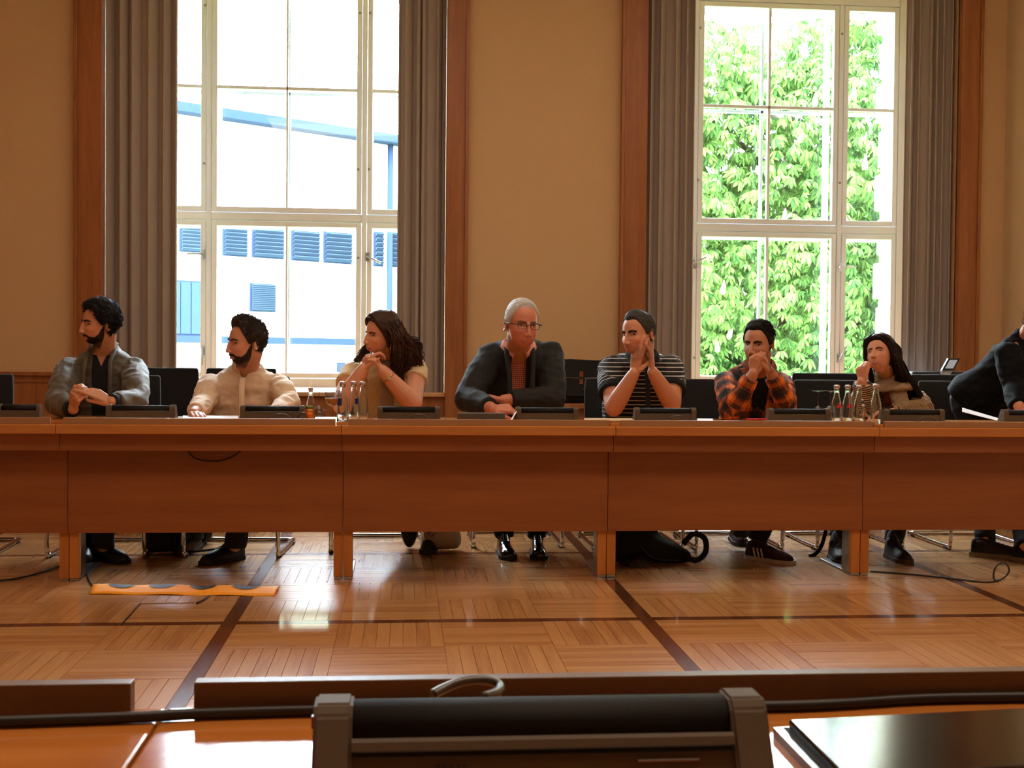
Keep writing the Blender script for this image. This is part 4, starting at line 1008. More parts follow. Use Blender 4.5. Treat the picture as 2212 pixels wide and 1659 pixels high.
HL = {'m': ([0, 22, 38, 52, 64, 74, 84, 100, 112, 135, 180], [.074, .076, .070, .045, .018, -.008, -.014, .002, -.045, -.066, -.072]),
      'f': ([0, 25, 45, 60, 75, 90, 110, 180], [.078, .070, .040, .010, -.02, -.05, -.07, -.07])}
def scalp(P, sex, raise_=0):
    a = azim(P); z = np.interp(a, *HL[sex])+raise_*np.exp(-(a/45)**2); return sstep(-.002, .014, P[..., 2]-z)*((a < 66) | (P[..., 2] > -.08))
def hairmat(name, c, c2=None, rough=.58):
    m = mat(name, c, rough, spec=.22); nt = m.node_tree; b = nt.nodes['Principled BSDF']
    ge = nt.nodes.new('ShaderNodeNewGeometry'); cr = nt.nodes.new('ShaderNodeValToRGB'); cr.color_ramp.elements[0].color = (*lin(c), 1); cr.color_ramp.elements[1].color = (*lin(c2 or tuple(min(1, x*1.5+.02) for x in c)), 1)
    nt.links.new(ge.outputs['Random Per Island'], cr.inputs[0]); nt.links.new(cr.outputs[0], b.inputs['Base Color']); return m
def add_tufts(b, Hm, loc, Q, D, mask, n, L, r, comb, lift, rnd, curl=.3, thr=.5):
    Qf = Q.reshape(-1, 3); Df = D.reshape(-1, 3); mk = mask.reshape(-1); w = np.sqrt(1-np.minimum(Df[:, 2]**2, .999))*(mk > thr); w = w/w.sum()
    idx = np.random.RandomState(rnd.randint(0, 9999)).choice(len(Qf), n, p=w)
    for i in idx:
        p = Vector(Qf[i]); d = Vector(Df[i]); c = Vector(comb(p, d)); c = (c-d*c.dot(d)); c = c.normalized() if c.length > 1e-4 else c
        j = Vector((rnd.gauss(0, 1), rnd.gauss(0, 1), rnd.gauss(0, 1)))*curl; l_ = L*rnd.uniform(.6, 1.3)
        q0 = p-d*.003; dd = (c+d*lift+j*.5).normalized(); q1 = q0+dd*l_*.5; dd2 = (c*1.1-d*.15+j).normalized(); q2 = q1+dd2*l_*.5
        b.tube([Hm @ q0-loc, Hm @ q1-loc, Hm @ q2-loc], [r, r*.8, r*.12], 4, cap=False)
def eyes(P_, Hm, s, sex, parent, loc, gaze=0, iris=(.16, .09, .05), half=1.0, gz=0):
    Pm = HS[sex][1]; R = Hm.to_3x3().normalized()
    for m in (1, -1):
        y = face_y(Pm, .031, 0); b = MB(); c = V(m*.031, y+.0055, -.0003)
        b.ell(Hm @ c-loc, (.0140*s, .0085*s, .0058*s*half), R, 16, 10, 0)
        ic = c+V(gaze*.0055, -.0070+abs(gaze)*.0008, gz*.002); b.ell(Hm @ ic-loc, (.0060*s, .0026*s, .0056*s*half), R, 12, 8, 1)
        b.build('eye', [M['sclera'], M['iris']], parent)
def brows(Hm, s, sex, parent, loc, m_, thick=1.0, drop=0.0):
    Pm = HS[sex][1]
    for m in (1, -1):
        pts = []
        for x, z in ((.010, .0145), (.020, .0185), (.033, .0205), (.047, .0145)):
            z -= drop; pts.append(Hm @ V(m*x, face_y(Pm, m*x, z)-.0008, z)-loc)
        MB().tube(smooth_path(pts, 4), [.0036*thick*s*(.7+.6*math.sin(math.pi*min(1, (i+2)/14))) for i in range(13)], 6, flat=.9).build('eyebrow', m_, parent)
        # lash line
        pts = [Hm @ V(m*(.031+dx), face_y(Pm, m*.031, 0)-.0018+abs(dx)*.14, .0055-dx*dx*24)-loc for dx in (-.0125, -.006, 0, .006, .0125)]
        MB().tube(pts, [.0006*s, .0010*s, .0011*s, .0010*s, .0006*s], 5).build('eyelash', M['lash'], parent)
M['iris'] = mat('iris_brown', (.12, .07, .04), .15, spec=.8); M['sclera'] = mat('sclera', (.62, .55, .50), .3); M['lash'] = mat('lash', (.06, .04, .04), .6)
def garment(name, parts, voxel, m, parent, loc, pat=None, wr=(.004, 14), smooth=3, cuts=None, segs=None, seed=0, col=None):
    me = remesh(parts, voxel, smooth, name); a = coords(me); nr = normals(me)
    if wr[0]:
        n1 = np.array([noise.noise(Vector(((p[0])*wr[1], p[1]*wr[1], p[2]*wr[1]*1.6))+Vector((seed, 0, 0))) for p in a])
        n2 = np.array([abs(noise.noise(Vector((p[0]*wr[1]*1.5+p[2]*9, p[1]*wr[1], p[2]*wr[1]*2.2-p[0]*8))+Vector((seed*3, 5, 0)))) for p in a])
        a = a+nr*((n1*.7-n2*1.1+.12)*wr[0])[:, None]
    if segs is not None: set_vec(me, 'pat', pattern(a, segs))
    a = a-np.array(loc); setco(me, a)
    if cuts:
        bm = bmesh.new(); bm.from_mesh(me); cuts(bm); bm.to_mesh(me); bm.free()
    if not me.materials: me.materials.append(m)
    else: me.materials[0] = m
    me.polygons.foreach_set('use_smooth', [True]*len(me.polygons))
    return link(name, me, None, parent)
def pattern(a, segs):
    """segs: (A,B,r,kind) -> coordinates u along, v across"""
    best = np.full(len(a), 1e9); out = np.zeros((len(a), 3))
    for A, B, r, kind in segs:
        A_ = np.array(A); d = np.array(B)-A_; L = np.linalg.norm(d); d = d/L; t = np.clip((a-A_)@d, 0, L); q = a-(A_+t[:, None]*d); dist = np.linalg.norm(q, axis=1)/r
        x = np.array([1., 0, 0]); e1 = x-d*(x@d); e1 /= np.linalg.norm(e1); e2 = np.cross(d, e1)
        u = (a-A_)@d
        if kind == 't': v = a[:, 0]; u = a[:, 2]
        else: v = np.arctan2(q@e2, q@e1)*r
        m = dist < best; best[m] = dist[m]; out[m, 0] = u[m]; out[m, 1] = v[m]; out[m, 2] = 0 if kind == 't' else 1
    return out
def segs_of(p): return [(p['PV'], p['N'], .17, 't')]+[(p['S'+k], p['E'+k], .055, 'a') for k in 'LR']+[(p['E'+k], p['W'+k], .045, 'a') for k in 'LR']
def rig(d):
    """turns the pose description (px,py,Y) into world points"""
    for k in ('SL', 'SR', 'EL', 'ER', 'WL', 'WR', 'N', 'HC'): d[k] = at(*d[k])
    d['PV'] = V(*d['PV']); d['Hm'] = head_matrix(d['HC'], *d['rot'], d['s']); return d
def arm_radii(d): a = d.get('arm', 1.0); return .054*a, .047*a, .043*a, .041*a, .030*a, .026*a
def build_body(d, root, loc, hands, legs=True):
    mb = MB(); s = d['s']; add_head(mb, d['Hm'], d['sex'], s)
    nb = d['Hm'] @ V(0, .030, -.055); nr = .060 if d['sex'] == 'm' else .050
    nk = d['N']+V(0, .01, -.02); limb(mb, [nb, nb.lerp(nk, .5), nk], [nr*s*.95, nr*s, nr*s*1.12])
    jawb = d['Hm'] @ V(0, -.02, -.085); limb(mb, [jawb, nk+V(0, -.02, .03)], [.035*s, .035*s])
    torso(mb, d, 0)
    r = arm_radii(d)
    for k in 'LR':
        S, E, W = d['S'+k], d['E'+k], d['W'+k]
        limb(mb, [S-V(0, 0, .020), S.lerp(E, .45), E], [r[0]*1.0, r[0], r[2]]); limb(mb, [E, E.lerp(W, .3), W.lerp(E, .1), W], [r[2], r[3]*1.05, r[4], r[5]])
    for h in hands: hand(mb, **h)
    if legs:
        for k, kn, an in d['legs']:
            h = d['PV']+V(k*.09, 0, -.02); limb(mb, [h, kn], [.078, .056]); limb(mb, [kn, kn.lerp(an, .35), an], [.054, .05, .034])
    me = remesh(mb, .0038, 2, 'body', .45); a = coords(me); Hi = np.array(d['Hm'].inverted())
    L = a@Hi[:3, :3].T+Hi[:3, 3]
    sk = np.array(lin(d['skin'])); col = np.tile(sk, (len(a), 1)); near = (np.abs(L).max(1) < .16)
    red = np.exp(-(((np.abs(L[:, 0])-.045)/.025)**2)-((L[:, 2]+.035)/.025)**2)*(L[:, 1] < -.03)*near
    col = col*(1-red[:, None]*np.array([.0, .12, .12]))
    lm = (lips_mask(L)*near)[:, None]; col = col*(1-lm)+lm*np.array(lin(d.get('lip', tuple(c*f for c, f in zip(d['skin'], (.88, .74, .72)))))) 
    if d.get('beard'):
        bmk = (beard_mask(L)*near*d['beard'][1])[:, None]; col = col*(1-bmk)+bmk*np.array(lin(d['beard'][0]))
    sc = (scalp(L, d['sex'], d.get('raise', 0))*near*(L[:, 2] > -.09))[:, None]*d.get('scalp', .85); col = col*(1-sc)+sc*np.array(lin(d['haircol']))
    # darker around the eyes
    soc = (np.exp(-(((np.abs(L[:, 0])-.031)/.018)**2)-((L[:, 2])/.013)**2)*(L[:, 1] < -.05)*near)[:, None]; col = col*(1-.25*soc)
    set_attr(me, 'Col', col); setco(me, a-np.array(loc)); me.materials.clear(); me.materials.append(M['skin'])
    me.polygons.foreach_set('use_smooth', [True]*len(me.polygons))
    return link('body', me, None, root)
def sleeves(mb, d, g, upto='W', ks='LR', end=.0, frac=1.0, flare=0):
    r = arm_radii(d)
    for k in ks:
        S, E, W = d['S'+k], d['E'+k], d['W'+k]
        if upto == 'U':
            e = S.lerp(E, frac); limb(mb, [S-V(0, 0, .020), S.lerp(E, .3)], [r[0]*1.0+g, r[0]*1.05+g]); mb.tube([S.lerp(E, .1), S.lerp(E, .5*frac), e], [r[0]*1.08+g, r[0]*1.06+g, r[0]*.98+g+flare], 16)
        else:
            limb(mb, [S-V(0, 0, .020), S.lerp(E, .45), E], [r[0]*1.0+g, r[0]+g, r[2]*1.05+g]); e = E.lerp(W, frac)
            limb(mb, [E, E.lerp(e, .5)], [r[2]*1.05+g, r[3]*1.0+g]); mb.tube([E.lerp(e, .4), E.lerp(e, .8), e], [r[3]+g, r[4]*1.12+g, r[5]*1.12+g+flare], 16)
def trousers(d, root, loc, m, cuff=-.015, r0=.085, r1=.064, r2=.056, jean=False):
    mb = MB(); PV = d['PV']; mb.ell(PV+V(0, 0, -.02), (.175*d.get('bulk', 1), .14, .12))
    for k, kn, an in d['legs']:
        h = PV+V(k*.09, 0, -.02); e = an+V(0, 0, cuff); limb(mb, [h, kn], [r0, r1]); mb.tube([kn, kn.lerp(e, .5), e], [r1, r1*.9, r2], 16)
    return garment('trousers', mb, .011, m, root, loc, wr=(.008, 12), seed=3)
def shoe(root, loc, an, dirv, m, sole=None, L=.28, high=False, pitch=0, stripes=False, wd=1.0):
    """an = ankle point; dirv = horizontal toe direction"""
    d = Vector((dirv[0], dirv[1], 0)).normalized(); x = Vector((-d.y, d.x, 0)); R = Matrix((x, d, V(0, 0, 1))).transposed()
    if pitch: R = R @ Matrix.Rotation(pitch, 3, 'X')
    base = V(an.x, an.y, 0)-d*.06; base.z = d_z = 0.0
    S = [(-.0, .030, .072), (.02, .036, .085), (.07, .037, .088), (.12, .038, .070), (.17, .045, .055), (.22, .047, .046), (.255, .038, .036), (.278, .018, .022)]
    b = MB(); vs = []; seg = 14
    for y, w_, h in S:
        y *= L/.28
        if high and y < .1: h += .05
        for k in range(seg):
            a = 2*math.pi*k/seg; sx = math.cos(a); sz = math.sin(a)
            z = .018+(h if sz > 0 else .012)*(abs(sz)**(.8 if sz > 0 else .5))*(1 if sz > 0 else -1)
            vs.append(base+R @ V(sx*w_*wd*(1-.25*max(0, sz)), y, z)-loc)
    n = len(S); b.add(vs, [(i*seg+k, i*seg+(k+1) % seg, (i+1)*seg+(k+1) % seg, (i+1)*seg+k) for i in range(n-1) for k in range(seg)]+[tuple(range(seg))[::-1], tuple((n-1)*seg+k for k in range(seg))], 0, True)
    b.tube([base+R @ V(0, .055, .05)-loc, V(an.x, an.y, .12 if high else .095)-loc+(R @ V(0, 0, 0))], [.043*wd, .040*wd], 12)
    o = b.build('shoe', m, root); sb = o.modifiers.new('s', 'SUBSURF'); sb.levels = 1; sb.render_levels = 1
    so = MB(); vs = []
    for y, w_, h in [(-.006, .020, 0)]+[(y, w_+.003, 0) for y, w_, h in S[1:-1]]+[(.284, .02, 0)]:
        y *= L/.28
        for sx, z in ((-1, 0.001), (1, 0.001), (1, .022), (-1, .022)): vs.append(base+R @ V(sx*w_*wd, y, z)-loc)
    n = 8; so.add(vs, [(i*4+k, i*4+(k+1) % 4, (i+1)*4+(k+1) % 4, (i+1)*4+k) for i in range(n-1) for k in range(4)]+[(0, 1, 2, 3), (28, 31, 30, 29)])
    so.build('sole', sole or M['black'], o)
    la = MB()
    for k in range(4):
        y = .10+k*.022; h = np.interp(y, [s_[0] for s_ in S], [s_[2] for s_ in S])+.0185
        la.tube([base+R @ V(-.02, y, h-.004)-loc, base+R @ V(0, y, h+.002)-loc, base+R @ V(.02, y, h-.004)-loc], .0022, 5)
    la.build('laces', M['rubber'], o)
    if stripes:
        st_ = MB()
        for k in range(3):
            y = .085+k*.024
            for sx in (-1, 1):
                pts = [base+R @ V(sx*(.0385-.004*t)*wd, y-.028*t, .024+.042*t)-loc for t in (0, .35, .7, 1)]
                pts = [base+R @ V(sx*(.045-.012*t*t)*wd, y-.022*t, .026+.046*t)-loc for t in (0, .3, .6, .9)]
                st_.tube(pts, .0045, 6, flat=.8)
        st_.build('side_stripes', mat('stripe_white', (.92, .92, .92), .5), o)
    return o
def locks(mb, Hm, loc, paths, rnd, rep=1, jit=.006, wave=0, seg=6, n=5, wl=.05):
    for pts, r in paths:
        for _ in range(rep):
            P = [Vector(p)+Vector((rnd.gauss(0, jit), rnd.gauss(0, jit), rnd.gauss(0, jit*.6))) for p in pts]
            C = smooth_path(P, n); ph = rnd.uniform(0, 6.3); L = 0; out = []
            for i, c in enumerate(C):
                if i: L += (C[i]-C[i-1]).length
                k = min(1, L/.08); out.append(c+Vector((math.sin(L/wl*6.28+ph), math.cos(L/wl*6.28+ph), 0))*wave*k)
            m = len(out); rs = [r*rnd.uniform(.7, 1.2)*(1-.75*(i/(m-1))**3)*(.6+.4*min(1, i/3)) for i in range(m)]
            mb.tube([p-loc for p in out], rs, seg, cap=True)
exec_people = True
def person(label, d):
    rig(d); PV = d['PV']; loc = V(PV.x, PV.y, 0); root = empty('person', loc, label, 'person')
    return d, root, loc
def start(label, d, hands=None, iris=None, gaze=0, brow=1.0, half=1.0, gz=0):
    d, root, loc = person(label, d)
    return d, root, loc
def finish_face(d, root, loc, hm, brow=1.0, gaze=0, half=1.0, drop=0, gz=0):
    eyes(None, d['Hm'], d['s'], d['sex'], root, loc, gaze, half=half, gz=gz); brows(d['Hm'], d['s'], d['sex'], root, loc, hm, brow, drop)
def cap_hair(d, root, loc, m, base, extra=None, nz=(.004, 40), seed=1, tufts=None, raise_=0, sex=None):
    """short hair: shell + tufts. extra(P) adds thickness"""
    sx = d['sex']
    def th(P, D):
        k = scalp(P, sx, raise_); T = base+(extra(P) if extra else 0)+noise3(P, nz[1], seed)*nz[0]
        return k*T*sstep(0, .7, k)-.004*(1-k)
    b, Q = shellmesh(sx, d['Hm'], th, lambda P: scalp(P, sx, raise_), 'hair', m, root, loc)
    if tufts:
        n, L, r, comb, lift, cur = tufts; add_tufts(b, d['Hm'], loc, Q, HS[sx][0], scalp(HS[sx][1], sx, raise_), n, L, r, comb, lift, random.Random(seed), cur, .6)
    return b.build('hair', m, root)
def beard_shell(d, root, loc, m, thick=.006, seed=2, tufts=500):
    f = lambda P: beard_mask(P)
    def th(P, D): k = f(P); return k*(thick+noise3(P, 90, seed)*.002)-.003*(1-k)
    b, Q = shellmesh('m', d['Hm'], th, lambda P: f(P)-.45, 'beard', m, root, loc)
    add_tufts(b, d['Hm'], loc, Q, HS['m'][0], f(HS['m'][1]), tufts, .008, .0008, lambda p, q: (0, .1, -1), .35, random.Random(seed), .35, .7)
    return b.build('beard', m, root)
def near(mb, pts, r): mb.tube(pts, r, 8)
def opening(bm, d, loc, w0, w1, ztop, zbot, slant=0):
    """cut a front wedge out of a garment; w0 half width at ztop, w1 at zbot, along the shoulder axis"""
    sm = (d['SL']+d['SR'])/2; ax = (d['SR']-d['SL']); ax.z = 0; ax.normalize(); c = d['N']-loc
    for sgn in (1, -1):
        a = c+ax*(sgn*w0+slant); a.z = ztop; b_ = c+ax*(sgn*w1); b_.z = zbot
        e = b_-a; n = e.cross(V(-ax.y, ax.x, 0)).normalized()
        bmesh.ops.bisect_plane(bm, geom=bm.verts[:]+bm.edges[:]+bm.faces[:], plane_co=a, plane_no=n)
    dl = []
    for f in bm.faces:
        p = f.calc_center_median()
        k = (p.z+loc.z-d['PV'].z)/(d['N'].z-d['PV'].z); ysp = d['PV'].y+(d['N'].y-d['PV'].y)*min(1, max(0, k))-loc.y
        if p.z < zbot-.0 or p.y > ysp+.0 or ysp-p.y > .19: continue
        t = (ztop-p.z)/(ztop-zbot); w = w0+(w1-w0)*t; x = (p-c).dot(ax)-slant*(1-t)
        if abs(x) < w-.0005: dl.append(f)
    bmesh.ops.delete(bm, geom=dl, context='FACES')
def tubeobj(name, pts, r, m, root, loc, flat=1, seg=8, n=5): return MB().tube([p-loc for p in smooth_path([Vector(p) for p in pts], n)], r, seg, flat=flat).build(name, m, root)
def neckline(d, root, loc, m, w, dz, zt=.03, y0=.055, y1=.118, r=.006):
    N = d['N']; ax = (d['SR']-d['SL']); ax.z = 0; ax.normalize()
    for sx in (-1, 1): tubeobj('neckline', [N+ax*sx*w+V(0, .02, zt), N+ax*sx*w*.93+V(0, -y0*.8, zt*.2), N+ax*sx*w*.45+V(0, -(y0+y1)*.5-.005, -dz*.5), N+V(0, -y1, -dz)], r, m, root, loc, .6)
def stand_collar(d, root, loc, m, h=.028, r=.064, gap=.4, tilt=.35, pts=False, name='collar', off=0):
    """a strip of cloth round the neck, open at the front"""
    N = d['N']; ax = (d['SR']-d['SL']); ax.z = 0; ax.normalize(); ay = V(-ax.y, ax.x, 0); v = []; n = 28; b = MB()
    for k in range(n+1):
        a = -math.pi/2+gap*.5+(2*math.pi-gap)*k/n; fr = max(0, -math.sin(a))
        e = ax*math.cos(a)*r*1.05+ay*math.sin(a)*r
        z0 = .012-off-.035*fr-tilt*.02*fr; z1 = z0+h*(1-.2*fr)
        if pts: v += [N+e*1.02+V(0, 0, z1), N+e*1.22+V(0, 0, z1-.012), N+e*1.38+V(0, 0, z0-.006-(.028*max(0, (fr-.75)/.25)))]
        else: v += [N+e*1.08+V(0, 0, z0-.008), N+e*1.03+V(0, 0, (z0+z1)/2), N+e*.98+V(0, 0, z1)]
    b.add([p-loc for p in v], [(3*k+j, 3*k+3+j, 3*k+4+j, 3*k+1+j) for k in range(n) for j in (0, 1)], 0, True)
    o = b.build(name, m, root); s_ = o.modifiers.new('s', 'SOLIDIFY'); s_.thickness = .003; return o
def knees(PV, dx=.11, dy=.42, z=.50): return [PV+V(-dx, -dy, 0)+V(0, 0, z-PV.z), PV+V(dx, -dy, 0)+V(0, 0, z-PV.z)]
def A0(px, py, z=.09): return atz(px, py, z)
# ------------------------------------------------ 1: man in olive bomber jacket
PV = V(-1.60, 6.80, .58); kn = knees(PV)
d, root, loc = start('man in olive bomber jacket with dark hair and beard, looking left, hands together', dict(
    HC=(216, 699, 6.52), rot=(-57, -3, 2), s=.94, sex='m', N=(224, 756, 6.62), PV=PV, SL=(150, 792, 6.62), SR=(290, 792, 6.64),
    EL=(122, 868, 6.32), ER=(296, 866, 6.33), WL=(158, 884, 6.10), WR=(240, 868, 6.08), skin=(.78, .55, .43), beard=((.17, .11, .10), .85), haircol=(.07, .06, .07),
    legs=[(-1, kn[0], A0(188, 1170)), (1, kn[1], A0(222, 1178))], arm=1.0))
hw = d['WR']; hl = d['WL']
build_body(d, root, loc, [dict(W=hw, f=V(-.72, -.12, .42), n=V(-.35, .55, -.6), lat=V(-.1, -.9, -.3), curls=[(4, 12, 8), (8, 14, 10), (18, 22, 14), (22, 26, 16)], s=.98, thumb=(14, 20, 15), spread=.08),
    dict(W=hl+V(0, 0, .008), f=V(.25, -.55, .55), n=V(.6, .7, .35), lat=V(-.3, 0, .7), curls=[(45, 60, 30), (52, 66, 34), (58, 70, 36), (62, 72, 38)], s=.98, thumb=(30, 25, 20), spread=.05)])
M['h1'] = hairmat('hair_black', (.055, .05, .06), (.11, .10, .12))
cap_hair(d, root, loc, M['h1'], .016, lambda P: .014*sstep(.03, .11, P[..., 2])+.012*np.exp(-((P[..., 1]+.07)/.03)**2-((P[..., 2]-.09)/.03)**2), (.010, 30), 3, (2600, .026, .0015, lambda p, q: (p.x*2, -.3-p.y*2, .15), .45, .35))
beard_shell(d, root, loc, hairmat('beard_dark', (.11, .075, .07), (.17, .12, .10)), .0018, 2, 900)
finish_face(d, root, loc, M['h1'], 1.25, gaze=0)
M['olive'] = mat('jacket_olive', (.30, .27, .21), .65, bump=(60, .35, .004), var=.12, sheen=.2); M['navy'] = mat('navy_knit', (.075, .085, .115), .9, bump=(200, .3, .002))
mb = MB(); torso(mb, d, .020, .004); sleeves(mb, d, .018, frac=.86)
sg = segs_of(d); zN = d['N'].z
garment('jacket', mb, .008, M['olive'], root, loc, wr=(.010, 11), cuts=lambda bm: opening(bm, d, loc, .042, .050, zN+.06, .70), seed=1)
mb = MB(); torso(mb, d, .010, -.006, top=False); garment('shirt', mb, .009, M['navy'], root, loc, wr=(.003, 12), cuts=lambda bm: opening(bm, d, loc, .05, .0, zN+.03, zN-.085))
for sx in (-1, 1):
    ax = (d['SR']-d['SL']).normalized(); f = V(0, -1, 0)
    tubeobj('jacket_edge', [d['N']+ax*sx*.062+V(0, .02, .035), d['N']+ax*sx*.066+V(0, -.055, -.01), d['N']+ax*sx*.062+V(0, -.125, -.06), d['N']+ax*sx*.066+V(0, -.150, -.13), d['N']+ax*sx*.066+V(0, -.155, -.24)], .010, M['olive'], root, loc, .6)
    tubeobj('cuff', [(d['ER'] if sx > 0 else d['EL']).lerp(d['WR'] if sx > 0 else d['WL'], .84), (d['ER'] if sx > 0 else d['EL']).lerp(d['WR'] if sx > 0 else d['WL'], 1.0)], .041, M['navy'], root, loc)
zp = at(294, 808, 6.56); tubeobj('zip_pull', [at(293.5, 806, 6.555), at(294.5, 812, 6.553)], .006, mat('brass', (.80, .62, .30), .3, .8), root, loc); tubeobj('pocket_zip', [at(293, 812, 6.555), at(292, 830, 6.54), at(291, 846, 6.52)], .0018, mat('zip_grey', (.5, .47, .42), .4, .6), root, loc)
M['trous'] = mat('trousers_black', (.06, .06, .07), .8, bump=(80, .3, .003)); trousers(d, root, loc, M['trous'])
M['shoeblk'] = mat('shoe_black', (.04, .04, .04), .45)
shoe(root, loc, A0(212, 1170), (.75, -.66), M['shoeblk'], wd=1.1, L=.30); shoe(root, loc, A0(186, 1168), (.2, -1), M['shoeblk'])
# ------------------------------------------------ 2: man in white shirt
PV = V(-.90, 6.80, .58); kn = knees(PV)
d, root, loc = start('bearded man in white collarless shirt, hair swept up, looking left', dict(
    HC=(532, 739, 6.48), rot=(-58, -4, 3), s=.99, sex='m', N=(530, 792, 6.60), PV=PV, SL=(455, 826, 6.62), SR=(600, 826, 6.62),
    EL=(438, 872, 6.45), ER=(624, 872, 6.45), WL=(418, 893, 6.17), WR=(590, 896, 6.12), skin=(.77, .54, .43), beard=((.22, .13, .10), .85), haircol=(.14, .11, .11),
    legs=[(-1, kn[0], A0(418, 1152)), (1, kn[1], A0(508, 1178))], arm=1.05, bulk=1.05))
build_body(d, root, loc, [dict(W=d['WL'], f=V(.35, -.9, -.0), n=V(0, 0, -1), lat=V(1, 0, 0), curls=(12,)*4, s=1.0),
    dict(W=d['WR'], f=V(-.6, -.7, 0), n=V(0, 0, -1), lat=V(-1, 0, 0), curls=(15,)*4, s=1.0)])
M['h2'] = hairmat('hair_dark_brown', (.12, .09, .085), (.24, .20, .19))
cap_hair(d, root, loc, M['h2'], .012, lambda P: .026*sstep(.05, .12, P[..., 2])*sstep(.07, -.05, P[..., 1])+.020*np.exp(-((P[..., 1]+.065)/.03)**2-((P[..., 2]-.098)/.03)**2), (.010, 26), 5, (2600, .032, .0015, lambda p, q: (p.x*1.5+.3, .9, .7), .55, .30), raise_=.010)
beard_shell(d, root, loc, hairmat('beard_brown', (.13, .08, .065), (.22, .14, .11)), .0030, 4, 1100)
finish_face(d, root, loc, M['h2'], 1.2, gaze=-.2)
M['shirtw'] = mat('shirt_cream', (.86, .76, .66), .8, bump=(70, .3, .003), sheen=.1)
zN = d['N'].z; mb = MB(); torso(mb, d, .015, .008, top=False); sleeves(mb, d, .013, frac=.80)
garment('shirt', mb, .0075, M['shirtw'], root, loc, wr=(.009, 12), cuts=lambda bm: opening(bm, d, loc, .052, .0, zN+.02, zN-.075), seed=7)
stand_collar(d, root, loc, M['shirtw'], .034, .063, .55)
ax = (d['SR']-d['SL']).normalized()
b = MB(); P = smooth_path([d['N']+V(.0, -.125, -.055), d['N']+V(.0, -.150, -.12), d['N']+V(.0, -.153, -.19), d['N']+V(0, -.150, -.28)], 4); b.tube([p-loc for p in P], .016, 8, flat=.18, up=(0, 1, 0)); b.build('placket', M['shirtw'], root)
trousers(d, root, loc, M['trous'])
shoe(root, loc, A0(505, 1172), (-.62, -.8), M['shoeblk'], wd=1.1, high=True); shoe(root, loc, A0(418, 1152), (-.2, -1), M['shoeblk'])
# ------------------------------------------------ 3: woman with wavy brown hair
PV = V(-.08, 6.82, .56); kn = knees(PV)
d, root, loc = start('woman with wavy brown hair and cream top resting her chin on folded hands', dict(
    HC=(823, 722, 6.33), rot=(-55, -4, 6), s=.90, sex='f', N=(840, 776, 6.50), PV=PV, SL=(768, 800, 6.54), SR=(893, 789, 6.54),
    EL=(738, 874, 6.28), ER=(892, 872, 6.30), WL=(786, 795, 6.26), WR=(826, 800, 6.25), skin=(.82, .58, .46), haircol=(.16, .10, .08), lip=(.66, .30, .27),
    legs=[(-1, kn[0], at(884, 1110, 6.80)), (1, kn[1], A0(930, 1150))], arm=1.14, bulk=.95, w=1.05))
build_body(d, root, loc, [dict(W=d['WL'], f=V(.50, -.05, .85), n=V(.75, .25, -.45), lat=V(-.2, -.6, .6), curls=[(38, 50, 30), (44, 54, 32), (48, 56, 34), (52, 60, 36)], s=.88, thumb=(30, 20, 15)),
    dict(W=d['WR'], f=V(-.52, -.10, .80), n=V(-.65, .35, -.45), lat=V(.2, .6, .5), curls=[(50, 52, 20), (52, 54, 22), (54, 56, 24), (56, 58, 26)], s=.88, thumb=(30, 20, 15))])
M['h3'] = hairmat('hair_brown', (.15, .095, .075), (.34, .23, .17))
th3 = lambda P, D: (lambda k: k*(.017+.014*sstep(.02, .10, P[..., 2])+noise3(P, 25, 8)*.006)-.004*(1-k))(scalp(P, 'f'))
b, Q = shellmesh('f', d['Hm'], th3, lambda P: scalp(P, 'f'), 'hair', M['h3'], root, loc)
rnd = random.Random(11); Hm = d['Hm']; paths = []
def Lw(x, y, z): return Hm @ V(x, y, z)
for i in range(46):       # falls behind the ear on the viewer's right side, down to the chest
    a = i/45; top = Lw(.055-.03*a+rnd.uniform(-.02, .02), -.02+.10*a, .085-.02*a)
    mid = Lw(.088-.015*a, .01+.085*a, .0)
    e = at(845+60*a+rnd.uniform(-8, 8), 805+rnd.uniform(-14, 30)-14*a, 6.36+.14*a+rnd.uniform(-.02, .02)); m2 = mid.lerp(e, .5)+V(.015+.02*a, -.01, 0)
    paths.append(([top, mid, m2, e], .0034))
for i in range(26):       # outer volume at the right
    a = i/25; top = Lw(.02*rnd.uniform(-1, 1), .05+.04*a, .09-.05*a); mid = Lw(.06, .105, -.01)
    e = at(885+20*rnd.random(), 755+45*a, 6.46+.05*rnd.random()); paths.append(([top, mid, mid.lerp(e, .55)+V(.035, 0, .01), e], .0036))
for i in range(30):       # back
    a = i/29; paths.append(([Lw(.05-.1*a, .07, .08), Lw(.07-.14*a, .115, -.02), Lw(.09-.17*a, .13, -.12), Lw(.08-.15*a, .13, -.2)], .0045))
for i in range(16):       # far side lock showing left of the chin
    a = i/15; paths.append(([Lw(-.06, .0, .06), Lw(-.082, .0, -.03), at(792-8*a, 762, 6.42), at(764+14*a, 776+6*rnd.random(), 6.38)], .0032))
locks(b, Hm, loc, paths, rnd, 11, .011, .005, 3, 5, .085)
for i in range(150):       # parting to the side along the head
    a = rnd.random(); x0 = -.01; s_ = 1 if rnd.random() < .75 else -1
    P_ = [Lw(x0, -.075+.12*a, .098+.022*math.sin(a*2.4)), Lw(x0+s_*.035, -.072+.125*a, .092), Lw(s_*.070, -.052+.11*a, .050), Lw(s_*.088, -.015+.09*a, -.005)]
    locks(b, Hm, loc, [(P_, .0035)], rnd, 1, .004, .001, 4, 4)
b.build('hair', M['h3'], root)
finish_face(d, root, loc, hairmat('brow_brown', (.12, .07, .06)), .9, gaze=-.1, half=1.15, drop=.003)
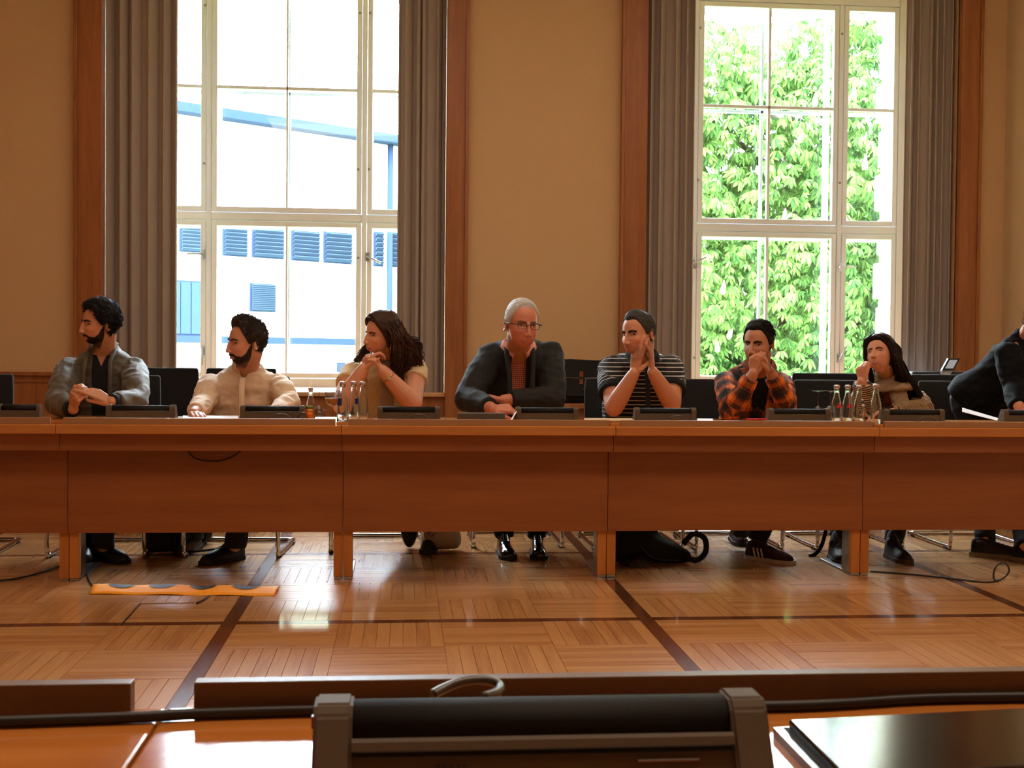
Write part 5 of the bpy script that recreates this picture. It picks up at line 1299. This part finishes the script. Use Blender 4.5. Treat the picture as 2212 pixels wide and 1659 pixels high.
M['creamtop'] = mat('top_cream', (.88, .78, .62), .8, bump=(60, .3, .003)); M['scarf3'] = mat('scarf_taupe', (.55, .44, .34), .85, bump=(40, .5, .004), var=.2)
mb = MB(); torso(mb, d, .012, -.004, top=False); sleeves(mb, d, .012, 'U', frac=.46, flare=.006)
zN = d['N'].z; garment('top', mb, .0075, M['creamtop'], root, loc, wr=(.006, 12), cuts=lambda bm: opening(bm, d, loc, .06, .0, zN+.02, zN-.10), seed=4)
b = MB()
for i in range(7): x = -.035+.011*i; b.tube([p-loc for p in smooth_path([d['N']+V(x*1.3, -.085, .0), d['N']+V(x, -.135, -.08), d['N']+V(x*.8-.005, -.15, -.20), d['N']+V(x*.9-.01, -.155, -.30)], 4)], .009, 6)
b.build('scarf', M['scarf3'], root)
tubeobj('earring', [Lw(.083, .012, -.038), Lw(.086, .010, -.055), Lw(.086, .010, -.080)], .0022, M['chrome'], root, loc)
wv = (d['WR']-d['ER']).normalized(); c = d['WR']-wv*.045
u = wv.cross(V(0, 1, 0)).normalized(); v2 = wv.cross(u)
MB().tube([c-loc+(u*math.cos(a)+v2*math.sin(a))*.0355 for a in [2*math.pi*k/24 for k in range(25)]], .0042, 6).build('wrist_watch', mat('watch_gold', (.70, .58, .34), .3, .8), root)
MB().lathe([(0, 0), (.011, 0), (.0112, .002), (.0105, .003), (0, .0032)], c=c-loc-v2*.034*(1 if (v2.y > 0) else -1), seg=16, rot=V(0, 0, 1).rotation_difference(V(.1, -1, .3)).to_matrix()).build('watch_face', mat('dial', (.85, .82, .75), .2, .3), root)
trousers(d, root, loc, M["trous"], r2=.050)
# foot turned with its sole to the viewer
q = at(884, 1186, 6.75); sb = MB(); so = MB(); n = 26; ring = []
for k in range(n):
    a = 2*math.pi*k/n; ring.append((.050*math.sin(a)*(1-.12*math.cos(a)), .132-.132*math.cos(a)))
sb.prism([(x*.9, z*.96+.005) for x, z in ring], .0, .07, 'y').build('shoe', M['shoeblk'], root, (q.x-loc.x, q.y-loc.y, .012))
so.prism(ring, -.014, .0, 'y').build('sole', mat('sole_dark', (.055, .055, .05), .7, bump=(160, .6, .003)), root, (q.x-loc.x, q.y-loc.y, .012))
MB().tube([V(x, -.013, z) for x, z in ring+ring[:1]], .0035, 6).build('sole_rim', mat('rim_grey', (.34, .36, .35), .4), root, (q.x-loc.x, q.y-loc.y, .012))
shoe(root, loc, A0(930, 1150), (-.1, -1), M['shoeblk'])
# ------------------------------------------------ 4: grey-haired man in dark jacket
PV = V(.62, 6.92, .58); kn = knees(PV, .09, .45)
d, root, loc = start('grey-haired man with glasses in dark blazer and pink checked shirt, arms crossed on the table', dict(
    HC=(1127, 700, 6.20), rot=(15, -6, 2), s=1.06, sex='m', N=(1120, 751, 6.36), PV=PV, SL=(1060, 768, 6.44), SR=(1189, 764, 6.44),
    EL=(1010, 862, 6.22), ER=(1194, 862, 6.26), WL=(1064, 883, 5.97), WR=(1088, 864, 6.15), skin=(.78, .50, .40), haircol=(.62, .60, .58), scalp=.6, raise_=.01,
    legs=[(-1, kn[0], A0(1088, 1158)), (1, kn[1], A0(1160, 1158))], arm=1.06, bulk=1.12))
build_body(d, root, loc, [dict(W=d['WL'], f=V(.95, -.1, .02), n=V(0, .5, -.8), lat=V(0, -.6, .7), curls=[(35, 60, 30), (42, 64, 32), (48, 66, 34), (52, 68, 34)], s=1.02, thumb=(25, 20, 15)),
    dict(W=d['WR'], f=V(-.95, -.16, .20), n=V(-.1, .1, -1), lat=V(0, .9, .1), curls=[(8, 14, 8), (10, 16, 8), (12, 18, 10), (14, 20, 10)], s=1.0, spread=.12)])
M['h4'] = hairmat('hair_grey', (.68, .68, .68), (.80, .80, .80))
cap_hair(d, root, loc, M['h4'], .007, lambda P: .006*sstep(.04, .11, P[..., 2]), (.002, 60), 6, (3000, .010, .0008, lambda p, q: (p.x*2, -.6, .3), .5, .3), raise_=.012)
finish_face(d, root, loc, hairmat('brow_grey', (.34, .28, .26)), .8, gaze=.35, half=.85, drop=.001)
# glasses
M['gl'] = mat('specs_black', (.06, .05, .05), .3); Hm = d['Hm']; b = MB(); Pm = HS['m'][1]
for m in (1, -1):
    ring = [Hm @ V(m*(.032+.022*math.copysign(abs(math.cos(a))**.6, math.cos(a))), -.1035+.006*abs(math.cos(a)), -.003+.0135*math.copysign(abs(math.sin(a))**.7, math.sin(a)))-loc for a in [2*math.pi*k/24 for k in range(25)]]
    b.tube(ring, [.0012 if 12 < k < 24 else .0021 for k in range(25)], 6)
    b.tube([Hm @ V(m*.054, -.098, .004)-loc, Hm @ V(m*.080, -.070, .004)-loc, Hm @ V(m*.0815, .010, .004)-loc, Hm @ V(m*.080, .030, -.012)-loc], .0020, 6)
b.tube([Hm @ V(-.010, -.106, .002)-loc, Hm @ V(0, -.110, .005)-loc, Hm @ V(.010, -.106, .002)-loc], .0018, 6)
b.build('glasses', M['gl'], root)
gl_ = MB()
for m in (1, -1):
    gl_ = MB(); ring = [Hm @ V(m*(.032+.021*math.copysign(abs(math.cos(a))**.6, math.cos(a))), -.1035+.006*abs(math.cos(a)), -.003+.013*math.copysign(abs(math.sin(a))**.7, math.sin(a)))-loc for a in [2*math.pi*k/20 for k in range(20)]]
    gl_.add(ring, [tuple(range(20))]); gl_.build('lens', M['glass'], root)
M['blazer'] = mat('blazer_charcoal', (.085, .09, .10), .85, bump=(180, .3, .002), var=.08)
zN = d['N'].z; mb = MB(); torso(mb, d, .024, .003); sleeves(mb, d, .022, frac=.88)
for k in 'LR': mb.ell(d['S'+k]+V(0, 0, .015), (.075, .068, .055))
garment('blazer', mb, .008, M['blazer'], root, loc, wr=(.008, 10), cuts=lambda bm: opening(bm, d, loc, .035, .048, zN+.06, .70), seed=9)
def check_mat(name, base, line, sc, w_, rough=.8):
    m = bpy.data.materials.new(name); m.use_nodes = True; nt = m.node_tree; b_ = nt.nodes['Principled BSDF']; b_.inputs['Roughness'].default_value = rough
    a = nt.nodes.new('ShaderNodeAttribute'); a.attribute_name = 'pat'; sp = nt.nodes.new('ShaderNodeSeparateXYZ'); nt.links.new(a.outputs['Vector'], sp.inputs[0]); outs = []
    for ax_ in (0, 1):
        mm = nt.nodes.new('ShaderNodeMath'); mm.operation = 'MULTIPLY'; mm.inputs[1].default_value = sc; nt.links.new(sp.outputs[ax_], mm.inputs[0])
        f = nt.nodes.new('ShaderNodeMath'); f.operation = 'FRACT'; nt.links.new(mm.outputs[0], f.inputs[0]); g = nt.nodes.new('ShaderNodeMath'); g.operation = 'LESS_THAN'; g.inputs[1].default_value = w_; nt.links.new(f.outputs[0], g.inputs[0]); outs.append(g)
    mx = nt.nodes.new('ShaderNodeMath'); mx.operation = 'MAXIMUM'; nt.links.new(outs[0].outputs[0], mx.inputs[0]); nt.links.new(outs[1].outputs[0], mx.inputs[1])
    c = nt.nodes.new('ShaderNodeMix'); c.data_type = 'RGBA'; c.inputs['A'].default_value = (*lin(base), 1); c.inputs['B'].default_value = (*lin(line), 1); nt.links.new(mx.outputs[0], c.inputs['Factor']); nt.links.new(c.outputs['Result'], b_.inputs['Base Color']); return m
M['gingham'] = check_mat('shirt_check', (.90, .66, .58), (.72, .34, .30), 95, .35)
mb = MB(); torso(mb, d, .008, -.004, top=False); garment('shirt', mb, .009, M['gingham'], root, loc, wr=(.003, 14), segs=segs_of(d), cuts=lambda bm: opening(bm, d, loc, .050, .0, zN+.02, zN-.06))
stand_collar(d, root, loc, mat('collar_pink', (.88, .62, .56), .8), .034, .066, .7, pts=True)
for sx in (-1, 1): tubeobj('lapel', [d['N']+V(sx*.062, .03, .038), d['N']+V(sx*.068, -.045, -.005), d['N']+V(sx*.064, -.125, -.08), d['N']+V(sx*.058, -.158, -.18), d['N']+V(sx*.062, -.165, -.27)], .013, M['blazer'], root, loc, .45)
trousers(d, root, loc, M['trous'], cuff=.0)
M['patent'] = mat('shoe_polished', (.035, .035, .04), .12, coat=.6)
for x, dx in ((1088, .06), (1160, -.03)): shoe(root, loc, A0(x, 1160), (dx, -1), M['patent'], high=True, L=.29)
# ------------------------------------------------ 5: man in striped shirt
PV = V(1.30, 6.86, .58); kn = knees(PV)
d, root, loc = start('man in black and white striped polo shirt, fingertips together beside his face', dict(
    HC=(1379, 721, 6.24), rot=(-51, -5, -4), s=1.0, sex='m', N=(1388, 770, 6.42), PV=PV, SL=(1322, 789, 6.48), SR=(1446, 787, 6.48),
    EL=(1326, 880, 6.24), ER=(1452, 872, 6.26), WL=(1370, 806, 6.17), WR=(1410, 804, 6.17), skin=(.77, .53, .41), beard=((.45, .30, .24), .45), haircol=(.16, .14, .13), scalp=.8,
    legs=[(-1, kn[0], A0(1345, 1168)), (1, kn[1], A0(1392, 1172))], arm=1.12, bulk=1.12, belly=.015))
build_body(d, root, loc, [dict(W=d['WL'], f=V(.16, -.02, 1), n=V(.72, .68, -.1), lat=V(.68, -.72, .1), curls=[(6, 6, 4), (4, 8, 5), (6, 10, 6), (10, 12, 8)], s=1.05, thumb=(30, 10, 5), thumb_in=.7, spread=.12),
    dict(W=d['WR'], f=V(-.10, -.02, 1), n=V(-.95, .30, 0), lat=V(.3, .95, .1), curls=[(6, 6, 4), (5, 8, 5), (8, 10, 6), (10, 12, 8)], s=1.05, thumb=(28, 10, 5), thumb_in=.3, spread=.10)])
M['h5'] = hairmat('hair_salt_pepper', (.10, .09, .09), (.26, .24, .23))
cap_hair(d, root, loc, M['h5'], .006, lambda P: .012*sstep(.06, .11, P[..., 2])*sstep(.05, -.04, P[..., 1]), (.004, 50), 9, (3000, .010, .0009, lambda p, q: (p.x*2, -.3, .5), .7, .35), raise_=-.006)
finish_face(d, root, loc, M['h1'], 1.35, gaze=.15, drop=.002)
def stripe_mat(name, base, line, period, width, off=0):
    m = bpy.data.materials.new(name); m.use_nodes = True; nt = m.node_tree; b_ = nt.nodes['Principled BSDF']; b_.inputs['Roughness'].default_value = .8
    a = nt.nodes.new('ShaderNodeAttribute'); a.attribute_name = 'pat'; sp = nt.nodes.new('ShaderNodeSeparateXYZ'); nt.links.new(a.outputs['Vector'], sp.inputs[0])
    mm = nt.nodes.new('ShaderNodeMath'); mm.operation = 'MULTIPLY_ADD'; mm.inputs[1].default_value = 1/period; mm.inputs[2].default_value = off; nt.links.new(sp.outputs[0], mm.inputs[0])
    f = nt.nodes.new('ShaderNodeMath'); f.operation = 'FRACT'; nt.links.new(mm.outputs[0], f.inputs[0]); g = nt.nodes.new('ShaderNodeMath'); g.operation = 'LESS_THAN'; g.inputs[1].default_value = width; nt.links.new(f.outputs[0], g.inputs[0])
    c = nt.nodes.new('ShaderNodeMix'); c.data_type = 'RGBA'; c.inputs['A'].default_value = (*lin(base), 1); c.inputs['B'].default_value = (*lin(line), 1); nt.links.new(g.outputs[0], c.inputs['Factor']); nt.links.new(c.outputs['Result'], b_.inputs['Base Color']); return m
M['stripe5'] = stripe_mat('polo_stripe', (.085, .075, .085), (.80, .78, .78), .0225, .20)
zN = d['N'].z; mb = MB(); torso(mb, d, .013, .0, top=False); sleeves(mb, d, .014, 'U', frac=.60, flare=.006)
garment('shirt', mb, .0055, M['stripe5'], root, loc, wr=(.007, 11), segs=segs_of(d), seed=5)
stand_collar(d, root, loc, M['navy'], .030, .064, .6, pts=True)
b = MB(); P = smooth_path([d['N']+V(.0, -.112, -.035), d['N']+V(.0, -.148, -.12), d['N']+V(.0, -.160, -.22), d['N']+V(0, -.160, -.30)], 4); b.tube([p-loc for p in P], .013, 8, flat=.25, up=(0, 1, 0)); b.build('placket', M['navy'], root)
for k in 'LR': e0 = d['S'+k].lerp(d['E'+k], .57); e1 = d['S'+k].lerp(d['E'+k], .68); tubeobj('sleeve_band', [e0, e1], .054*1.12+.0165, M['navy'], root, loc, seg=18)
trousers(d, root, loc, M['trous'])
M['shoebrn'] = mat('shoe_brown', (.13, .09, .08), .5)
shoe(root, loc, A0(1345, 1172), (.05, -1), M['shoeblk']); shoe(root, loc, A0(1396, 1175), (-.45, -.9), M['shoebrn'], sole=mat('sole_grey', (.25, .24, .23), .7), wd=1.1)
# ------------------------------------------------ 6: man in plaid shirt
PV = V(1.96, 6.88, .58); kn = knees(PV)
d, root, loc = start('man in orange and black plaid shirt with slick black hair, fists at his mouth', dict(
    HC=(1638, 741, 6.33), rot=(-38, -7, 1), s=.97, sex='m', N=(1640, 792, 6.50), PV=PV, SL=(1568, 820, 6.54), SR=(1686, 822, 6.54),
    EL=(1580, 888, 6.26), ER=(1700, 872, 6.30), WL=(1628, 806, 6.16), WR=(1665, 804, 6.18), skin=(.73, .50, .38), beard=((.24, .15, .12), .6), haircol=(.05, .045, .05),
    legs=[(-1, kn[0], A0(1600, 1150)), (1, kn[1], A0(1636, 1168))], arm=1.02, bulk=1.0))
build_body(d, root, loc, [dict(W=d['WL'], f=V(.12, -.08, 1), n=V(.55, .75, .1), lat=V(.8, -.5, 0), curls=[(62, 80, 40), (66, 82, 40), (70, 84, 42), (74, 84, 44)], s=1.0, thumb=(15, 30, 30)),
    dict(W=d['WR'], f=V(-.45, -.10, .85), n=V(-.6, .3, -.7), lat=V(.1, -.9, .4), curls=[(45, 60, 30), (50, 62, 32), (54, 64, 34), (58, 66, 36)], s=1.0, thumb=(20, 25, 20))])
M['h6'] = hairmat('hair_jet', (.035, .032, .038), (.08, .075, .085), )
cap_hair(d, root, loc, M['h6'], .008, lambda P: .014*sstep(.05, .11, P[..., 2])*sstep(.08, -.02, P[..., 1]), (.002, 30), 12, (1300, .030, .0022, lambda p, q: (.9 if p.z > .05 else .1, .7, -.1 if p.z < .05 else .05), .08, .08), raise_=-.002)
finish_face(d, root, loc, M['h6'], 1.4, gaze=.1, half=.8, drop=.003)
def plaid_mat():
    m = bpy.data.materials.new('plaid'); m.use_nodes = True; nt = m.node_tree; N_ = nt.nodes.new; L = nt.links.new; b_ = nt.nodes['Principled BSDF']; b_.inputs['Roughness'].default_value = .85
    a = N_('ShaderNodeAttribute'); a.attribute_name = 'pat'; sp = N_('ShaderNodeSeparateXYZ'); L(a.outputs['Vector'], sp.inputs[0]); bands = []; thin = []
    for ax_ in (0, 1):
        mm = N_('ShaderNodeMath'); mm.operation = 'MULTIPLY'; mm.inputs[1].default_value = 1/.105; L(sp.outputs[ax_], mm.inputs[0]); f = N_('ShaderNodeMath'); f.operation = 'FRACT'; L(mm.outputs[0], f.inputs[0])
        cr = N_('ShaderNodeValToRGB'); cr.color_ramp.interpolation = 'CONSTANT'; E = cr.color_ramp.elements; E[0].position = 0; E[0].color = (0, 0, 0, 1); E[1].position = .42; E[1].color = (.55, .55, .55, 1)
        e = E.new(.60); e.color = (1, 1, 1, 1); e = E.new(.86); e.color = (.55, .55, .55, 1); e = E.new(.50); e.color = (.2, .2, .2, 1); e = E.new(.515); e.color = (.55, .55, .55, 1)
        L(f.outputs[0], cr.inputs[0]); bands.append(cr)
    ad = N_('ShaderNodeMath'); ad.operation = 'MULTIPLY_ADD'; ad.inputs[1].default_value = .5; L(bands[0].outputs[0], ad.inputs[0]); h = N_('ShaderNodeMath'); h.operation = 'MULTIPLY'; h.inputs[1].default_value = .5; L(bands[1].outputs[0], h.inputs[0]); L(h.outputs[0], ad.inputs[2])
    cr = N_('ShaderNodeValToRGB'); E = cr.color_ramp.elements; E[0].position = .05; E[0].color = (*lin((.10, .08, .08)), 1); E[1].position = 1; E[1].color = (*lin((.93, .48, .14)), 1); e = E.new(.35); e.color = (*lin((.34, .18, .12)), 1); e = E.new(.6); e.color = (*lin((.66, .33, .15)), 1)
    L(ad.outputs[0], cr.inputs[0]); L(cr.outputs[0], b_.inputs['Base Color']); return m
M['plaid'] = plaid_mat(); zN = d['N'].z
mb = MB(); torso(mb, d, .015, .0, top=False); sleeves(mb, d, .013, frac=.88)
garment('shirt', mb, .0065, M['plaid'], root, loc, wr=(.010, 12), segs=segs_of(d), seed=6, cuts=lambda bm: opening(bm, d, loc, .045, .040, zN+.04, .70))
stand_collar(d, root, loc, M['plaid'] if False else mat('collar_rust', (.50, .26, .15), .8), .032, .066, .9, pts=True)
M['blacktee'] = mat('tee_black', (.03, .03, .035), .9); mb = MB(); torso(mb, d, .007, -.004, top=False); garment('t_shirt', mb, .010, M['blacktee'], root, loc, wr=(.002, 12))
trousers(d, root, loc, M['trous'], cuff=-.005)
M['maroon'] = mat('sneaker_maroon', (.20, .07, .09), .8, bump=(300, .4, .002))
shoe(root, loc, A0(1634, 1172), (.62, -.78), M['maroon'], sole=mat('sole_white', (.75, .73, .72), .6), stripes=True, L=.29); shoe(root, loc, A0(1590, 1135), (-.1, -1), M['maroon'], sole=M['black'])
# ------------------------------------------------ 7: young woman with long dark hair
PV = V(2.70, 6.90, .56); kn = knees(PV)
d, root, loc = start('young woman with long straight dark hair and striped cardigan, cheek on her hand, looking up', dict(
    HC=(1902, 766, 6.30), rot=(-44, 16, -10), s=.90, sex='f', N=(1920, 814, 6.44), PV=PV, SL=(1866, 850, 6.46), SR=(1974, 860, 6.52),
    EL=(1868, 895, 6.22), ER=(1992, 886, 6.30), WL=(1862, 824, 6.17), WR=(1925, 893, 6.12), skin=(.80, .56, .44), haircol=(.09, .06, .055), lip=(.66, .38, .33),
    legs=[(-1, kn[0], A0(1806, 1160)), (1, kn[1], A0(1928, 1166))], arm=.95, bulk=.88))
build_body(d, root, loc, [dict(W=d['WL'], f=V(-.12, .02, 1), n=V(.75, .5, .1), lat=V(.6, -.7, .3), curls=[(55, 70, 40), (60, 74, 40), (62, 76, 40), (66, 78, 40)], s=.86, thumb=(20, 25, 20)),
    dict(W=d['WR'], f=V(-.9, -.2, 0), n=V(0, 0, -1), lat=V(-.3, -.8, 0), curls=(18,)*4, s=.86)])
M['h7'] = hairmat('hair_long_dark', (.065, .042, .038), (.15, .10, .085), .38)
th7 = lambda P, D: (lambda k: k*(.012+.012*sstep(.02, .10, P[..., 2])+noise3(P, 14, 8)*.003)-.004*(1-k))(scalp(P, 'f', -.014))
b, Q = shellmesh('f', d['Hm'], th7, lambda P: scalp(P, 'f', -.014), 'hair', M['h7'], root, loc)
rnd = random.Random(21); Hm = d['Hm']; paths = []
for i in range(90):
    a = i/89; r_ = rnd.random()
    top = Lw(.0, -.065+.12*a, .105+.012*math.sin(a*3)); m1 = Lw(.055, -.070+.13*a, .082); m2 = Lw(.084, -.035+.12*a, .02); m3 = Lw(.092, -.005+.10*a, -.05)
    e = at(1935+72*a+rnd.uniform(-4, 4), 835+52*a+rnd.uniform(-6, 6), 6.33+.12*r_); paths.append(([top, m1, m2, m3, m3.lerp(e, .5)+V(.005, -.01, 0), e], .0042))
for i in range(70):
    a = i/69; top = Lw(.0, .0+.08*a, .11-.03*a); m1 = Lw(.05-.06*a, .10, .04); m2 = Lw(.06-.07*a, .115, -.05)
    e = at(1960+50*a*1.0, 850+35*a, 6.42+.1*rnd.random()); paths.append(([top, m1, m2, m2.lerp(e, .5)+V(.01, 0, .01), e], .0048))
for i in range(36):
    a = i/35; top = Lw(-.0, -.07+.09*a, .106); m1 = Lw(-.052, -.068+.09*a, .080); m2 = Lw(-.080, -.040+.07*a, .02); m3 = Lw(-.084, -.02+.07*a, -.05)
    paths.append(([top, m1, m2, m3, Lw(-.08, .02+.06*a, -.14)], .0042))
locks(b, Hm, loc, paths, rnd, 3, .005, .0015, 4, 4, .12)
b.build('hair', M['h7'], root)
finish_face(d, root, loc, hairmat('brow_dark', (.10, .06, .05)), .85, gaze=0, gz=.1, half=1.25, drop=.004)
M['stripe7'] = stripe_mat('cardigan_stripe', (.12, .085, .08), (.72, .58, .40), .011, .42)
zN = d['N'].z; mb = MB(); torso(mb, d, .018, .0, top=False); sleeves(mb, d, .020, frac=.95)
garment('cardigan', mb, .0055, M['stripe7'], root, loc, wr=(.010, 13), segs=segs_of(d), seed=8, cuts=lambda bm: opening(bm, d, loc, .04, .045, zN+.04, .70))
M['scarf7'] = mat('scarf_beige', (.62, .52, .40), .9, bump=(35, .6, .006), var=.35); mb = MB(); rnd = random.Random(2)
for i in range(5):
    r_ = .068+.006*i; z = .045-.022*i; mb.tube([d['N']+V(r_*math.cos(a), r_*1.0*math.sin(a)-.015*i, z+.012*math.sin(a*2+i)+.02*math.sin(a)) for a in [2*math.pi*k/24 for k in range(25)]], .020, 8)
for i in range(4): mb.tube([d['N']+V(-.03+.02*i, -.10, -.05), d['N']+V(-.02+.02*i, -.135, -.12), d['N']+V(-.01+.02*i, -.14, -.2)], .02, 8)
garment('scarf', mb, .006, M['scarf7'], root, loc, wr=(.008, 22), seed=2)
trousers(d, root, loc, M["trous"], r2=.050)
M['boot'] = mat('boot_dark', (.08, .07, .06), .55, bump=(60, .4, .003))
shoe(root, loc, A0(1806, 1172), (-.12, -1), M['boot'], sole=mat('sole_taupe', (.30, .26, .22), .7), high=True, L=.25); shoe(root, loc, A0(1930, 1170), (.02, -1), M['boot'], sole=mat('sole_taupe2', (.34, .30, .26), .7), high=True, L=.25)
# ------------------------------------------------ 8: person in black bending over at the right edge
hip = at(2118, 852, 6.85); PV = hip; loc = V(PV.x, PV.y, 0)
d = dict(HC=(2250, 700, 6.50), rot=(40, -30, 10), s=.95, sex='m', N=(2216, 734, 6.62), PV=PV, SL=(2178, 760, 6.45), SR=(2248, 768, 6.80), EL=(2192, 835, 6.38), ER=(2270, 850, 6.75), WL=(2202, 880, 6.2), WR=(2262, 890, 6.3),
    skin=(.78, .52, .40), haircol=(.45, .33, .25), legs=[], arm=1.05, bulk=1.08)
rig(d); root = empty('person', loc, 'person in black long-sleeved top bending over the table at the right frame edge', 'person')
a1, a2 = A0(2128, 1165), A0(2215, 1178); d['legs'] = [(-1, V(hip.x+.02, 6.80, .50), a1), (1, V(hip.x+.16, 6.72, .50), a2)]
build_body(d, root, loc, [dict(W=d['WL'], f=V(.3, -.5, -.4), n=V(.2, .6, -.5), lat=V(.8, 0, 0), curls=(20,)*4, s=1.0), dict(W=d['WR'], f=V(-.1, -.8, -.2), n=V(0, 0, -1), lat=V(-1, 0, 0), curls=(20,)*4)])
M['h8'] = hairmat('hair_light_brown', (.42, .28, .20), (.62, .45, .34)); cap_hair(d, root, loc, M['h8'], .014, None, (.008, 30), 3, (900, .04, .0016, lambda p, q: (p.x*2, .5, .2), .6, .6))
M['blk8'] = mat('top_black', (.035, .04, .052), .9, spec=.2, bump=(80, .3, .003)); M['jeans8'] = mat('jeans_black', (.04, .048, .066), .8, bump=(150, .3, .002))
mb = MB(); torso(mb, d, .020, .010); sleeves(mb, d, .020, frac=.95); garment('top', mb, .008, M['blk8'], root, loc, wr=(.010, 10), seed=12)
mb = MB(); mb.ell(PV+V(0, .01, -.04), (.175, .135, .14)); 
for k, knee, an in d['legs']: limb(mb, [PV+V(k*.08, 0, -.06), knee], [.095, .068]); mb.tube([knee, knee.lerp(an, .5), an+V(0, 0, -.02)], [.068, .060, .056], 16)
garment('jeans', mb, .010, M['jeans8'], root, loc, wr=(.007, 12), seed=3)
ss = mat('sole_pale', (.55, .52, .46), .6)
shoe(root, loc, A0(2122, 1166), (.85, -.5), M['shoeblk'], sole=ss); shoe(root, loc, A0(2212, 1176), (.6, -.8), M['shoeblk'], sole=ss)
